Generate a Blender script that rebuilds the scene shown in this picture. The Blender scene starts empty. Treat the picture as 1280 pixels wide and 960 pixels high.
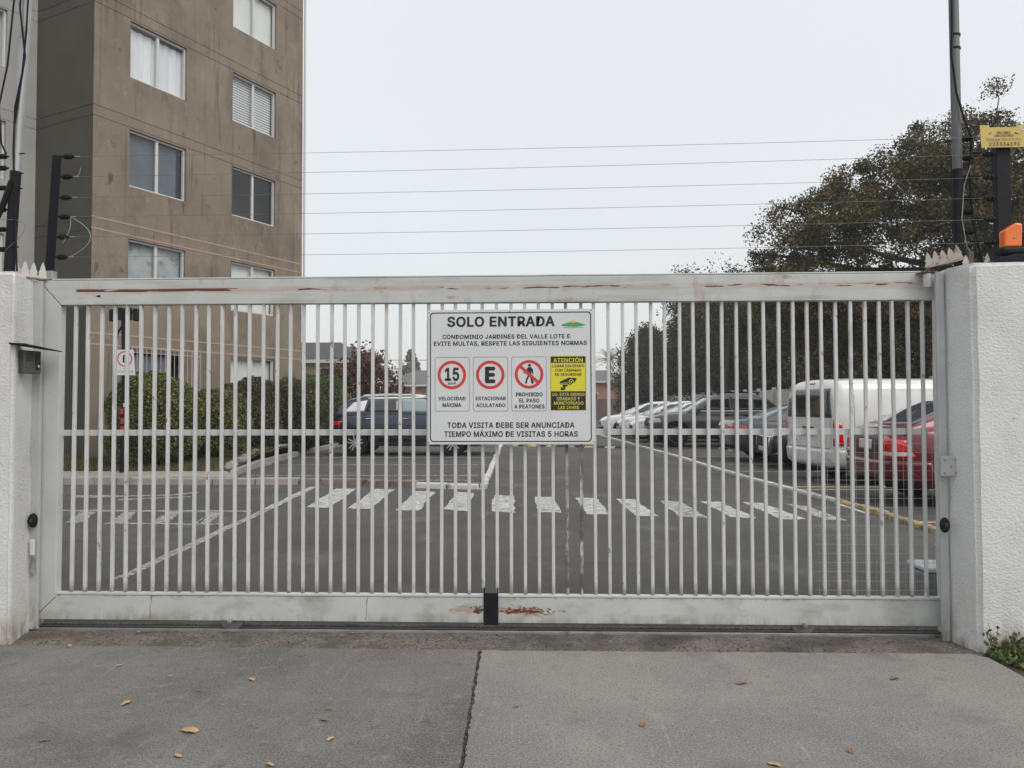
import bpy, bmesh, math, random, os
import numpy as np
from mathutils import Vector, Matrix
from mathutils.bvhtree import BVHTree
random.seed(7); rng = np.random.default_rng(11)
PI = math.pi; R = math.radians
S = bpy.context.scene; C = S.collection

# ------------------------------------------------------------ camera, sky, sun
cam = bpy.data.cameras.new('camera'); camo = bpy.data.objects.new('camera', cam); C.objects.link(camo)
cam.sensor_width = 36; cam.lens = 27; cam.clip_end = 2000; cam.clip_start = 0.05
camo.matrix_world = Matrix.Translation((0, -4.64, 1.35)) @ Matrix.Rotation(R(2.07), 4, 'Z') @ Matrix.Rotation(R(91.6), 4, 'X') @ Matrix.Rotation(R(-0.165), 4, 'Z')
S.camera = camo
SUN_EL, SUN_AZ = R(44), R(130)          # azimuth clockwise from +Y: behind the camera, to the right
W = bpy.data.worlds.new('World'); S.world = W; W.use_nodes = True
nt = W.node_tree; nt.nodes.clear()
sky = nt.nodes.new('ShaderNodeTexSky'); sky.sky_type = 'NISHITA'; sky.sun_disc = False
sky.sun_elevation = SUN_EL; sky.sun_rotation = SUN_AZ; sky.dust_density = 4
b1 = nt.nodes.new('ShaderNodeBackground'); b1.inputs[1].default_value = 0.05
nt.links.new(sky.outputs[0], b1.inputs[0])
b2 = nt.nodes.new('ShaderNodeBackground'); b2.inputs[1].default_value = 1.0      # the even cloud deck
tc = nt.nodes.new('ShaderNodeTexCoord'); sx = nt.nodes.new('ShaderNodeSeparateXYZ'); nt.links.new(tc.outputs['Generated'], sx.inputs[0])
cr = nt.nodes.new('ShaderNodeValToRGB'); nt.links.new(sx.outputs[2], cr.inputs[0])
cr.color_ramp.elements[0].position = 0.0; cr.color_ramp.elements[0].color = (0.725, 0.725, 0.71, 1)
cr.color_ramp.elements[1].position = 1.0; cr.color_ramp.elements[1].color = (1.12, 1.12, 1.09, 1)
e_ = cr.color_ramp.elements.new(.48); e_.color = (0.765, 0.765, 0.75, 1)
nz = nt.nodes.new('ShaderNodeTexNoise'); nz.inputs['Scale'].default_value = 2.2; nz.inputs['Detail'].default_value = 3
nt.links.new(tc.outputs['Generated'], nz.inputs[0])
mx = nt.nodes.new('ShaderNodeMix'); mx.data_type = 'RGBA'; mx.blend_type = 'MULTIPLY'; mx.inputs[0].default_value = 1.0
mr = nt.nodes.new('ShaderNodeMapRange'); mr.inputs[3].default_value = 0.95; mr.inputs[4].default_value = 1.04
nt.links.new(nz.outputs[0], mr.inputs[0]); nt.links.new(cr.outputs[0], mx.inputs[6]); nt.links.new(mr.outputs[0], mx.inputs[7])
nt.links.new(mx.outputs[2], b2.inputs[0])
ad = nt.nodes.new('ShaderNodeAddShader'); ou = nt.nodes.new('ShaderNodeOutputWorld')
nt.links.new(b1.outputs[0], ad.inputs[0]); nt.links.new(b2.outputs[0], ad.inputs[1]); nt.links.new(ad.outputs[0], ou.inputs[0])
sl = bpy.data.lights.new('sun', 'SUN'); sl.energy = 1.0; sl.angle = R(25); sl.color = (1, 0.975, 0.95)
so = bpy.data.objects.new('sun', sl); C.objects.link(so)
sd = Vector((math.sin(SUN_AZ) * math.cos(SUN_EL), math.cos(SUN_AZ) * math.cos(SUN_EL), math.sin(SUN_EL)))
so.rotation_euler = sd.to_track_quat('Z', 'Y').to_euler(); so.location = sd * 60
S.view_settings.view_transform = 'Standard'; S.view_settings.look = 'None'; S.view_settings.exposure = 0; S.view_settings.gamma = 1
S.view_settings.use_curve_mapping = False

# ------------------------------------------------------------ helpers
class MB:
    def __init__(s): s.v = []; s.f = []
    def add(s, vs, fs):
        o = len(s.v); s.v += [tuple(v) for v in vs]; s.f += [tuple(i + o for i in f) for f in fs]; return s
    def box(s, x0, x1, y0, y1, z0, z1, M=None):
        vs = [Vector((x, y, z)) for z in (z0, z1) for y in (y0, y1) for x in (x0, x1)]
        if M is not None: vs = [M @ v for v in vs]
        return s.add(vs, [(0, 2, 3, 1), (4, 5, 7, 6), (0, 1, 5, 4), (1, 3, 7, 5), (3, 2, 6, 7), (2, 0, 4, 6)])
    def tube(s, pts, r, n=8, cap=True):
        pts = [Vector(p) for p in pts]; rs = r if isinstance(r, (list, tuple)) else [r] * len(pts)
        vs = []; up0 = None
        for i, p in enumerate(pts):
            d = (pts[min(i + 1, len(pts) - 1)] - pts[max(i - 1, 0)])
            if d.length < 1e-9: d = Vector((0, 0, 1))
            d.normalize()
            a = Vector((0, 0, 1)) if abs(d.z) < 0.9 else Vector((1, 0, 0))
            if up0 is not None: a = up0
            u = d.cross(a); u.normalize(); w = u.cross(d); w.normalize(); up0 = w
            for k in range(n):
                t = 2 * PI * (k + .5) / n; vs.append(p + (u * math.cos(t) + w * math.sin(t)) * rs[i])
        fs = [(i * n + k, i * n + (k + 1) % n, (i + 1) * n + (k + 1) % n, (i + 1) * n + k) for i in range(len(pts) - 1) for k in range(n)]
        if cap: fs += [tuple(range(n))[::-1], tuple((len(pts) - 1) * n + k for k in range(n))]
        return s.add(vs, fs)
    def prism(s, poly, z0, z1, M=None):         # poly in XY, extruded z0..z1 ; z may be a function
        n = len(poly); g = (lambda z, p: z(p) if callable(z) else z)
        vs = [Vector((p[0], p[1], g(z0, p))) for p in poly] + [Vector((p[0], p[1], g(z1, p))) for p in poly]
        if M is not None: vs = [M @ v for v in vs]
        return s.add(vs, [tuple(range(n))[::-1], tuple(range(n, 2 * n))] + [(i, (i + 1) % n, n + (i + 1) % n, n + i) for i in range(n)])
    def lathe(s, prof, n=20, M=None):           # prof: (r, z)
        vs = [Vector((r * math.cos(2 * PI * k / n), r * math.sin(2 * PI * k / n), z)) for r, z in prof for k in range(n)]
        if M is not None: vs = [M @ v for v in vs]
        m = len(prof)
        return s.add(vs, [(i * n + k, i * n + (k + 1) % n, (i + 1) * n + (k + 1) % n, (i + 1) * n + k) for i in range(m - 1) for k in range(n)] + [tuple(range(n))[::-1], tuple((m - 1) * n + k for k in range(n))])
    def grid(s, fn, nu, nv):
        vs = [fn(i / nu, j / nv) for j in range(nv + 1) for i in range(nu + 1)]
        return s.add(vs, [(j * (nu + 1) + i, j * (nu + 1) + i + 1, (j + 1) * (nu + 1) + i + 1, (j + 1) * (nu + 1) + i) for j in range(nv) for i in range(nu)])
    def build(s, name, m, parent=None, smooth=False, bevel=0, seg=2, sub=0, loc=None, kind=None, label=None, ang=40, recalc=False):
        me = bpy.data.meshes.new(name); me.from_pydata(s.v, [], s.f)
        if recalc:
            bm = bmesh.new(); bm.from_mesh(me); bmesh.ops.recalc_face_normals(bm, faces=bm.faces); bm.to_mesh(me); bm.free()
        me.materials.append(m)
        if smooth: me.shade_smooth() if not ang else me.shade_smooth()
        if smooth and ang and not sub:
            try: me.set_sharp_from_angle(angle=R(ang))
            except Exception: pass
        o = bpy.data.objects.new(name, me); C.objects.link(o); o.parent = parent
        if loc: o.location = loc
        if bevel:
            b = o.modifiers.new('b', 'BEVEL'); b.width = bevel; b.segments = seg; b.limit_method = 'ANGLE'
        if sub:
            b = o.modifiers.new('s', 'SUBSURF'); b.levels = b.render_levels = sub
        if kind: o['kind'] = kind
        if label: o['label'] = label
        return o
def tag(o, label, cat, group=None):
    o['label'] = label; o['category'] = cat
    if group: o['group'] = group
    return o
def thing(name, label, cat, loc=(0, 0, 0), rz=0, group=None):
    o = bpy.data.objects.new(name, None); C.objects.link(o); o.location = loc; o.rotation_euler = (0, 0, rz); o.empty_display_size = .2
    return tag(o, label, cat, group)
def copy_tree(o, parent=None, depth=0):
    c = o.copy(); C.objects.link(c); c.parent = parent
    for ch in list(o.children): copy_tree(ch, c, depth + 1)
    return c

def M(name, a, b=None, sc=4, rough=.6, metal=0, bump=0, bsc=60, bstretch=(1, 1, 1), stretch=(1, 1, 1), layers=(), spec=.5, coat=0, em=0, detail=5, island=None, alpha=1, bdist=.01, world=False, lo=.35, hi=.65, trans=0):
    """procedural material: colour a mottled with b, then layers (colour, scale, lo, hi, stretch) laid over where noise is high"""
    m = bpy.data.materials.new(name); m.use_nodes = True; n = m.node_tree; L = n.links; P = n.nodes['Principled BSDF']
    P.inputs['Roughness'].default_value = rough; P.inputs['Metallic'].default_value = metal; P.inputs['Specular IOR Level'].default_value = spec
    P.inputs['Coat Weight'].default_value = coat; P.inputs['Coat Roughness'].default_value = .04
    P.inputs['Base Color'].default_value = (*a, 1)
    if trans: P.inputs['Transmission Weight'].default_value = trans
    if world: g = n.nodes.new('ShaderNodeNewGeometry').outputs['Position']
    else: g = n.nodes.new('ShaderNodeTexCoord').outputs['Object']
    def noise(scale, st, det=5, rgh=.6):
        mp = n.nodes.new('ShaderNodeMapping'); mp.inputs['Scale'].default_value = st; L.new(g, mp.inputs[0])
        t = n.nodes.new('ShaderNodeTexNoise'); t.inputs['Scale'].default_value = scale; t.inputs['Detail'].default_value = det; t.inputs['Roughness'].default_value = rgh
        L.new(mp.outputs[0], t.inputs[0]); return t.outputs[0]
    def rmp(src, l, h):
        q = n.nodes.new('ShaderNodeMapRange'); q.inputs[1].default_value = l; q.inputs[2].default_value = h; L.new(src, q.inputs[0]); return q.outputs[0]
    def mix(f, c1, c2):
        q = n.nodes.new('ShaderNodeMix'); q.data_type = 'RGBA'
        if isinstance(f, float): q.inputs[0].default_value = f
        else: L.new(f, q.inputs[0])
        for i, c in ((6, c1), (7, c2)):
            if isinstance(c, tuple): q.inputs[i].default_value = (*c, 1)
            else: L.new(c, q.inputs[i])
        return q.outputs[2]
    col = a
    if b is not None: col = mix(rmp(noise(sc, stretch, detail), lo, hi), a, b)
    if island:
        r = n.nodes.new('ShaderNodeNewGeometry').outputs['Random Per Island']
        q = n.nodes.new('ShaderNodeValToRGB'); L.new(r, q.inputs[0]); e = q.color_ramp.elements
        while len(e) < len(island): e.new(.5)
        for i, c in enumerate(island): e[i].position = i / (len(island) - 1); e[i].color = (*c, 1)
        big = rmp(noise(1.3, (1, 1, 1), 3), .42, .58)
        col = q.outputs[0] if b is None else mix(big, q.outputs[0], mix(.5, q.outputs[0], b))
    for ly in layers:
        c, s_, l, h = ly[:4]; st = ly[4] if len(ly) > 4 else (1, 1, 1)
        f_ = rmp(noise(s_, st, 8, .65), l, h)
        if len(ly) > 5:        # grime that gathers towards one height (metres)
            sp = n.nodes.new('ShaderNodeSeparateXYZ'); L.new(g, sp.inputs[0]); zf = rmp(sp.outputs[2], ly[5][1], ly[5][0])
            mu = n.nodes.new('ShaderNodeMath'); mu.operation = 'MULTIPLY'; L.new(f_, mu.inputs[0]); L.new(zf, mu.inputs[1]); f_ = mu.outputs[0]
        col = mix(f_, col, c)
    if not isinstance(col, tuple): L.new(col, P.inputs['Base Color'])
    if bump:
        bn = n.nodes.new('ShaderNodeBump'); bn.inputs['Strength'].default_value = bump; bn.inputs['Distance'].default_value = bdist
        L.new(noise(bsc, bstretch, 6), bn.inputs['Height']); L.new(bn.outputs[0], P.inputs['Normal'])
    m['g'] = 1
    return m

# ------------------------------------------------------------ materials
asphalt = M('asphalt', (.054, .051, .047), (.084, .079, .072), .5, .88, bump=.6, bsc=140, world=True,
            layers=[((.050, .047, .044), 1.3, .54, .68, (1, 2.2, 1)), ((.125, .118, .11), .8, .54, .7, (1.4, 1, 1)), ((.19, .18, .165), 60, .56, .68), ((.045, .042, .04), 50, .56, .66), ((.05, .047, .045), .45, .62, .7, (.5, 2, 1))])
conc_l = M('driveway_concrete', (.112, .107, .100), (.205, .197, .184), .9, .9, lo=.38, hi=.62, bump=1, bsc=75, world=True, bdist=.012,
           layers=[((.26, .25, .235), 130, .50, .62), ((.055, .052, .049), 110, .52, .62), ((.24, .232, .218), 14, .56, .72), ((.085, .081, .077), 11, .58, .72), ((.085, .08, .076), 1.6, .55, .75), ((.21, .20, .185), 2.3, .58, .78), ((.22, .21, .195), 22, .6, .72, (1, .10, 1))])
conc_r = M('driveway_concrete_pale', (.118, .113, .107), (.235, .226, .212), .62, .88, lo=.36, hi=.60, bump=.8, bsc=75, world=True, bdist=.009,
           layers=[((.32, .31, .29), 130, .50, .62), ((.075, .072, .067), 110, .53, .63), ((.29, .28, .262), 13, .58, .74), ((.11, .105, .10), 10, .60, .74), ((.125, .118, .11), 1.5, .56, .74), ((.29, .275, .255), 22, .6, .72, (1, .08, 1)), ((.27, .255, .235), 2.1, .6, .8)])
conc_rough = M('rough_mortar', (.13, .112, .095), (.19, .165, .145), 3, .95, bump=1, bsc=70, bdist=.015, world=True,
               layers=[((.30, .27, .24), 80, .55, .62), ((.04, .034, .03), 60, .53, .60), ((.13, .09, .065), 4, .5, .7), ((.07, .062, .055), 2.0, .48, .65)])
crackfill = M('joint_dirt', (.06, .05, .042), (.13, .105, .085), 40, 1, bump=1, bsc=90, world=True, layers=[((.2, .16, .12), 70, .6, .68)])
kerb_c = M('kerb_concrete', (.27, .245, .22), (.36, .33, .30), 1.5, .9, bump=.5, bsc=50, world=True, layers=[((.16, .14, .12), 3, .55, .68), ((.30, .22, .18), 2, .6, .7)])
kerb_brown = M('kerb_worn', (.16, .125, .10), (.24, .20, .17), 3, .95, bump=.8, bsc=40, world=True, layers=[((.08, .06, .05), 7, .55, .65)])
kerb_w = M('kerb_white_paint', (.58, .57, .54), (.48, .46, .43), 3, .8, bump=.3, bsc=50, world=True, layers=[((.22, .18, .15), 5, .56, .64)])
kerb_y = M('kerb_yellow_paint', (.52, .38, .11), (.45, .33, .12), 3, .8, bump=.3, bsc=50, world=True, layers=[((.15, .135, .115), 7, .47, .57), ((.30, .25, .15), 3, .5, .7)])
paintw = M('road_paint_white', (.54, .54, .51), (.42, .42, .39), 4, .8, world=True, layers=[((.10, .095, .088), 7, .53, .585, (1, 2.6, 1)), ((.10, .095, .088), 30, .56, .61, (1, 1.6, 1))])
paintw_mid = M('road_paint_half_worn', (.50, .50, .47), (.40, .40, .37), 4, .8, world=True, layers=[((.10, .095, .088), 8, .49, .55, (1, 2.6, 1)), ((.10, .095, .088), 30, .54, .60)])
paintw_worn = M('road_paint_worn', (.42, .41, .39), (.3, .29, .27), 5, .85, world=True, layers=[((.105, .098, .092), 9, .47, .57, (1, 2.5, 1)), ((.1, .095, .09), 40, .55, .62)])
painty = M('road_paint_yellow', (.50, .40, .17), (.36, .29, .15), 5, .85, world=True, layers=[((.105, .098, .092), 9, .55, .63, (1, 2.5, 1))])
soil = M('soil', (.035, .03, .022), (.06, .05, .035), 5, 1, bump=.8, bsc=30, world=True)
earth = M('field_ground', (.06, .065, .04), (.09, .085, .06), .5, 1, world=True)
stucco = M('white_stucco', (.61, .62, .61), (.69, .70, .69), 2.5, .9, bump=.75, bsc=60, bdist=.012, bstretch=(1, 1, 1.25), world=True,
           layers=[((.52, .50, .475), 1.6, .54, .74), ((.50, .43, .39), 3.2, .62, .80), ((.44, .40, .36), 5, .44, .66, (1.5, 1, .5), (.0, .42)), ((.30, .25, .20), 9, .46, .62, (1, 1, .7), (.0, .16)), ((.50, .49, .47), 7, .54, .70, (1.6, 1, .10), (2.14, 1.85)), ((.25, .24, .22), 26, .67, .72)])
gp = dict(rough=.45, spec=.4)
gate_w = M('gate_paint', (.45, .465, .455), (.53, .545, .535), 2.5, bump=.08, bsc=30, layers=[((.33, .32, .29), 4, .58, .74, (1, 1, 1)), ((.27, .17, .11), 15, .68, .74), ((.22, .20, .18), 40, .68, .74)], **gp)
gate_bar = M('gate_bar_paint', (.50, .515, .51), (.60, .615, .61), 3, layers=[((.34, .33, .30), 5, .58, .72, (3, 1, .5)), ((.22, .14, .10), 24, .64, .70, (1, 1, .5)), ((.20, .14, .10), 12, .36, .52, (1, 1, .6), (.22, .30)), ((.26, .20, .16), 14, .45, .6, (1, 1, .6), (1.97, 1.90))], world=True, **gp)
gate_bar_worn = M('gate_bar_worn', (.30, .30, .29), (.10, .10, .10), 9, layers=[((.5, .51, .5), 12, .52, .6, (1, 1, .3))], world=True, lo=.42, hi=.55, **gp)
post_w = M('gate_post_paint', (.40, .41, .42), (.48, .49, .49), 3, bump=.05, bsc=30, layers=[((.28, .27, .26), 7, .56, .7, (1, 1, .3)), ((.2, .13, .1), 30, .66, .72), ((.16, .13, .11), 9, .4, .56, (1, 1, .5), (.0, .25))], **gp)
blackm = M('black_metal', (.008, .009, .012), (.014, .014, .018), 8, .55, spec=.18)
rubber = M('black_rubber', (.008, .008, .009), (.014, .014, .014), 10, .7, spec=.2)
galv = M('galvanised_steel', (.30, .31, .31), (.42, .43, .43), 12, .45, .55, stretch=(1, 1, .15), layers=[((.16, .15, .14), 6, .62, .75)])
steel = M('worn_steel', (.22, .22, .215), (.32, .32, .31), 14, .5, .5, layers=[((.18, .09, .05), 9, .62, .7)])
rustm = M('rusted_steel', (.16, .075, .04), (.32, .24, .19), 25, .85, .1, bump=.4, bsc=60)
rusty_w = M('rusty_white_paint', (.58, .54, .49), (.5, .44, .38), 14, .75, layers=[((.24, .12, .07), 30, .56, .66)])
spike_w = M('spike_paint', (.58, .58, .56), (.5, .49, .47), 14, .75, layers=[((.3, .2, .15), 30, .66, .74)])
wire = M('fence_wire', (.20, .20, .205), None, rough=.45, metal=.6)
meshw = M('mesh_wire', (.40, .41, .41), None, rough=.5, metal=.3)
signw = M('sign_white', (.60, .615, .63), (.64, .655, .67), 3, .35, layers=[((.5, .5, .5), 6, .7, .8)])
ink = M('sign_black', (.014, .015, .018), None, rough=.45)
redp = M('sign_red', (.55, .04, .035), None, rough=.45)
yelp = M('sign_yellow', (.68, .60, .035), None, rough=.45)
greenp = M('sign_green', (.02, .20, .06), (.05, .42, .10), 22, rough=.45, lo=.4, hi=.6)
goldp = M('sign_gold', (.75, .45, .05), None, rough=.5)
greyp = M('sign_grey', (.25, .26, .27), None, rough=.5)
yplate = M('plate_yellow', (.60, .45, .11), (.55, .42, .14), 12, .6, layers=[((.45, .38, .25), 9, .65, .75)])
pinkp = M('faded_pink', (.52, .30, .17), None, rough=.6)
orange = M('orange_lens', (.85, .17, .015), (.75, .13, .01), 12, .25, coat=.4)
dirtl = M('leaf_litter_tan', (.48, .31, .16), (.33, .20, .10), 25, .7)
dirtl2 = M('leaf_litter_orange', (.27, .13, .06), (.18, .085, .04), 25, .7)
brownw = M('building_render', (.180, .148, .114), (.240, .200, .156), .7, .92, bump=.35, bsc=14, bdist=.01,
           layers=[((.145, .120, .094), 1.1, .50, .66, (1, 1, .55)), ((.28, .232, .182), .9, .55, .70, (1, 1, .6)), ((.080, .068, .057), 4.2, .56, .68, (1, 1, .06)), ((.26, .212, .168), 6, .56, .7, (1, 1, .5)), ((.09, .077, .066), 2.2, .60, .68, (1.6, 1, .9)), ((.25, .22, .18), 9, .64, .70, (1, 1, .12))])
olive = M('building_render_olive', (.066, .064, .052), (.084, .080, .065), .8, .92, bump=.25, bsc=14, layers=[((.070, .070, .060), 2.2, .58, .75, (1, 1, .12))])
greyw = M('building_render_grey', (.31, .31, .295), (.36, .36, .34), .8, .92, bump=.25, bsc=14, layers=[((.24, .235, .22), 2.4, .6, .78, (1, 1, .12))])
bandp = M('pink_band', (.40, .28, .22), (.36, .26, .21), 6, .85)
frame_w = M('window_frame_white', (.55, .56, .55), None, rough=.4)
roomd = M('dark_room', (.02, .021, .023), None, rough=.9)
curt_w = M('curtain_white', (.80, .82, .84), (.70, .72, .75), 4, .9, stretch=(1, 1, .1))
sky_refl = M('painted_sky_reflection', (.36, .40, .42), (.52, .55, .56), 1.6, .8, stretch=(1, 1, 1.5), layers=[((.16, .18, .18), 2.2, .52, .66)])  # sky and tree reflection painted onto a sheet behind the pane
curt_g = M('blind_grey_blue', (.085, .11, .135), (.115, .14, .16), 3, .8)
curt_p = M('blind_pale', (.78, .79, .77), (.70, .72, .70), 3, .8, stretch=(6, 1, .2))
curt_b = M('curtain_blue', (.30, .33, .42), (.20, .23, .31), 9, .9, stretch=(4, 1, .1))
slat_d = M('blind_grey_slat', (.27, .28, .29), None, rough=.8)  # grey between the zebra blind's slats, also the van's crease lines
tyre = M('tyre', (.010, .010, .010), (.016, .016, .016), 20, .85, spec=.2)
rimm = M('alloy_rim', (.55, .56, .57), None, rough=.3, metal=.7)
rimd = M('rim_dark', (.03, .03, .032), None, rough=.4, metal=.5)
chrome = M('chrome', (.6, .6, .6), None, rough=.15, metal=1)
platem = M('number_plate', (.5, .5, .49), None, rough=.4)
redlens = M('red_lens', (.62, .012, .015), (.45, .008, .01), 9, .12, coat=.6)
clearlens = M('clear_lens', (.55, .57, .58), (.38, .39, .40), 7, .12, coat=.6)
cglass = M('car_glass', (.018, .021, .024), None, rough=.04, spec=.9)
cglass_l = M('car_glass_daylight_tint', (.24, .32, .32), None, rough=.06, spec=.8)  # opaque; the pale tint stands in for daylight seen through the glass
trim = M('black_plastic', (.010, .010, .011), (.016, .016, .016), 20, .6, spec=.25)
def paint(name, c, metal=.2, r=.28, **k):
    return M(name, c, tuple(x * .9 for x in c), 3, r, metal, coat=.6, layers=[(tuple(x * .8 + .02 for x in c), 6, .6, .8)], **k)
p_navy = paint('paint_slate_blue', (.028, .034, .062), .35)
p_gsuv = paint('paint_grey', (.085, .083, .083), .4)
p_sed = paint('paint_blue_grey', (.050, .054, .070), .35)
p_black = paint('paint_dark_blue', (.010, .012, .020), .2)
p_van = paint('paint_van_white', (.66, .67, .66), 0, .3)
p_white = paint('paint_white', (.72, .73, .73), 0, .25)
p_red = paint('paint_red', (.125, .010, .016), .3)
p_redb = paint('paint_red_bright', (.40, .02, .03), .2)
def glass_mat(name, tint=(.93, .95, .95), a=.78):
    m = bpy.data.materials.new(name); m.use_nodes = True; n = m.node_tree; n.nodes.clear()
    t = n.nodes.new('ShaderNodeBsdfTransparent'); t.inputs[0].default_value = (*tint, 1)
    g = n.nodes.new('ShaderNodeBsdfGlossy'); g.inputs['Roughness'].default_value = .03
    lw = n.nodes.new('ShaderNodeLayerWeight'); pw = n.nodes.new('ShaderNodeMath'); pw.operation = 'POWER'; pw.inputs[1].default_value = 4; n.links.new(lw.outputs['Facing'], pw.inputs[0]); f = n.nodes.new('ShaderNodeMath'); f.operation = 'MULTIPLY_ADD'; f.inputs[1].default_value = .8; f.inputs[2].default_value = .07; n.links.new(pw.outputs[0], f.inputs[0])
    mm = n.nodes.new('ShaderNodeMixShader'); o = n.nodes.new('ShaderNodeOutputMaterial')
    n.links.new(f.outputs[0], mm.inputs[0]); n.links.new(t.outputs[0], mm.inputs[1]); n.links.new(g.outputs[0], mm.inputs[2]); n.links.new(mm.outputs[0], o.inputs[0]); return m
wglass = glass_mat('window_glass')
# scratched top rail: a worn streak runs along its face
def rail_mat():
    m = M('top_rail_paint', (.45, .47, .455), (.53, .55, .535), 2.5, bump=.05, bsc=30, layers=[((.34, .33, .30), 3, .52, .72, (.35, 1, 4)), ((.38, .35, .31), 9, .56, .7, (1, 1, .5)), ((.20, .16, .13), 34, .66, .72), ((.30, .20, .10), 6, .62, .72, (.5, 1, 2))], **gp)
    n = m.node_tree; L = n.links; P = n.nodes['Principled BSDF']; src = P.inputs['Base Color'].links[0].from_socket
    tcx = n.nodes.new('ShaderNodeTexCoord').outputs['Object']; sp = n.nodes.new('ShaderNodeSeparateXYZ'); L.new(tcx, sp.inputs[0])
    def mt(op, a, b=None):
        q = n.nodes.new('ShaderNodeMath'); q.operation = op; q.use_clamp = False
        for i, v in ((0, a), (1, b)):
            if v is None: continue
            if isinstance(v, (int, float)): q.inputs[i].default_value = v
            else: L.new(v, q.inputs[i])
        return q.outputs[0]
    def ns(scale, st, det=6):
        mp = n.nodes.new('ShaderNodeMapping'); mp.inputs['Scale'].default_value = st; L.new(tcx, mp.inputs[0])
        t = n.nodes.new('ShaderNodeTexNoise'); t.inputs['Scale'].default_value = scale; t.inputs['Detail'].default_value = det; L.new(mp.outputs[0], t.inputs[0]); return t.outputs[0]
    def rm(v, a, b, c=0, d=1):
        q = n.nodes.new('ShaderNodeMapRange'); q.inputs[1].default_value = a; q.inputs[2].default_value = b; q.inputs[3].default_value = c; q.inputs[4].default_value = d; L.new(v, q.inputs[0]); return q.outputs[0]
    def mix(f, a, c):
        q = n.nodes.new('ShaderNodeMix'); q.data_type = 'RGBA'; L.new(f, q.inputs[0]); L.new(a, q.inputs[6]); q.inputs[7].default_value = (*c, 1); return q.outputs[2]
    dz = mt('ABSOLUTE', mt('SUBTRACT', mt('ADD', sp.outputs[2], mt('MULTIPLY', mt('SUBTRACT', ns(3, (1, 1, 1)), .5), .012)), 2.062))
    xin = mt('MULTIPLY', rm(sp.outputs[0], -2.86, -2.84), rm(sp.outputs[0], 2.25, 2.3, 1, 0))
    pinkf = mt('MULTIPLY', mt('MULTIPLY', rm(dz, .008, .024, 1, 0), xin), rm(ns(5, (1, 1, 6)), .3, .55))
    c = mix(mt('MULTIPLY', pinkf, .75), src, (.43, .34, .29))
    left = rm(sp.outputs[0], -2.3, -1.6, 0.22, 0)
    spot = rm(mt('ADD', ns(7, (1, 1, 8)), left), .545, .585)
    redf = mt('MULTIPLY', mt('MULTIPLY', mt('LESS_THAN', dz, .0085), xin), spot)
    c = mix(redf, c, (.125, .032, .024))
    L.new(c, P.inputs['Base Color']); return m
rail_m = rail_mat()
def bottom_mat():
    m = M('bottom_rail_paint', (.45, .47, .455), (.53, .55, .53), 2.5, bump=.05, bsc=30, layers=[((.33, .32, .28), 4, .50, .70, (1, 1, 2.0)), ((.25, .23, .20), 10, .42, .62, (2, 1, .35), (.03, .12)), ((.24, .20, .16), 40, .66, .72), ((.20, .13, .09), 20, .50, .62, (1, 1, .4), (.215, .185))], **gp)
    n = m.node_tree; L = n.links; P = n.nodes['Principled BSDF']; src = P.inputs['Base Color'].links[0].from_socket
    tcx = n.nodes.new('ShaderNodeTexCoord').outputs['Object']
    def patch(src, cx, cz, rx, rz, col, sc, lo, hi):
        mp = n.nodes.new('ShaderNodeMapping'); mp.vector_type = 'POINT'; mp.inputs['Location'].default_value = (-cx / rx, 0, -cz / rz); mp.inputs['Scale'].default_value = (1 / rx, 0, 1 / rz); L.new(tcx, mp.inputs[0])
        l = n.nodes.new('ShaderNodeVectorMath'); l.operation = 'LENGTH'; L.new(mp.outputs[0], l.inputs[0])
        t = n.nodes.new('ShaderNodeTexNoise'); t.inputs['Scale'].default_value = sc; t.inputs['Detail'].default_value = 6
        mp2 = n.nodes.new('ShaderNodeMapping'); mp2.inputs['Scale'].default_value = (1, 1, 2.5); L.new(tcx, mp2.inputs[0]); L.new(mp2.outputs[0], t.inputs[0])
        q = n.nodes.new('ShaderNodeMath'); q.operation = 'MULTIPLY_ADD'; L.new(l.outputs['Value'], q.inputs[0]); q.inputs[1].default_value = -.28; L.new(t.outputs[0], q.inputs[2])
        r = n.nodes.new('ShaderNodeMapRange'); r.inputs[1].default_value = lo; r.inputs[2].default_value = hi; L.new(q.outputs[0], r.inputs[0])
        x = n.nodes.new('ShaderNodeMix'); x.data_type = 'RGBA'; L.new(r.outputs[0], x.inputs[0]); L.new(src, x.inputs[6]); x.inputs[7].default_value = (*col, 1); return x.outputs[2]
    c = patch(src, -.10, .130, .22, .035, (.36, .30, .25), 22, .26, .36)
    c = patch(c, -.42, .135, .16, .03, (.38, .32, .26), 22, .26, .36)
    c = patch(c, -.09, .127, .20, .022, (.15, .035, .025), 45, .30, .34)
    c = patch(c, -.375, .13, .05, .028, (.10, .04, .025), 45, .28, .32)
    L.new(c, P.inputs['Base Color']); return m
bottom_m = bottom_mat()

# ------------------------------------------------------------ ground and paving
def sheet(name, poly, z, m, th=.05, kind='structure', parent=None):
    return MB().prism(poly, z - th, z).build(name, m, parent, kind=kind if parent is None else None)
MB().prism([(-400, -60), (400, -60), (400, 600), (-400, 600)], -.3, -.12).build('ground', earth, kind='structure')
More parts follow.
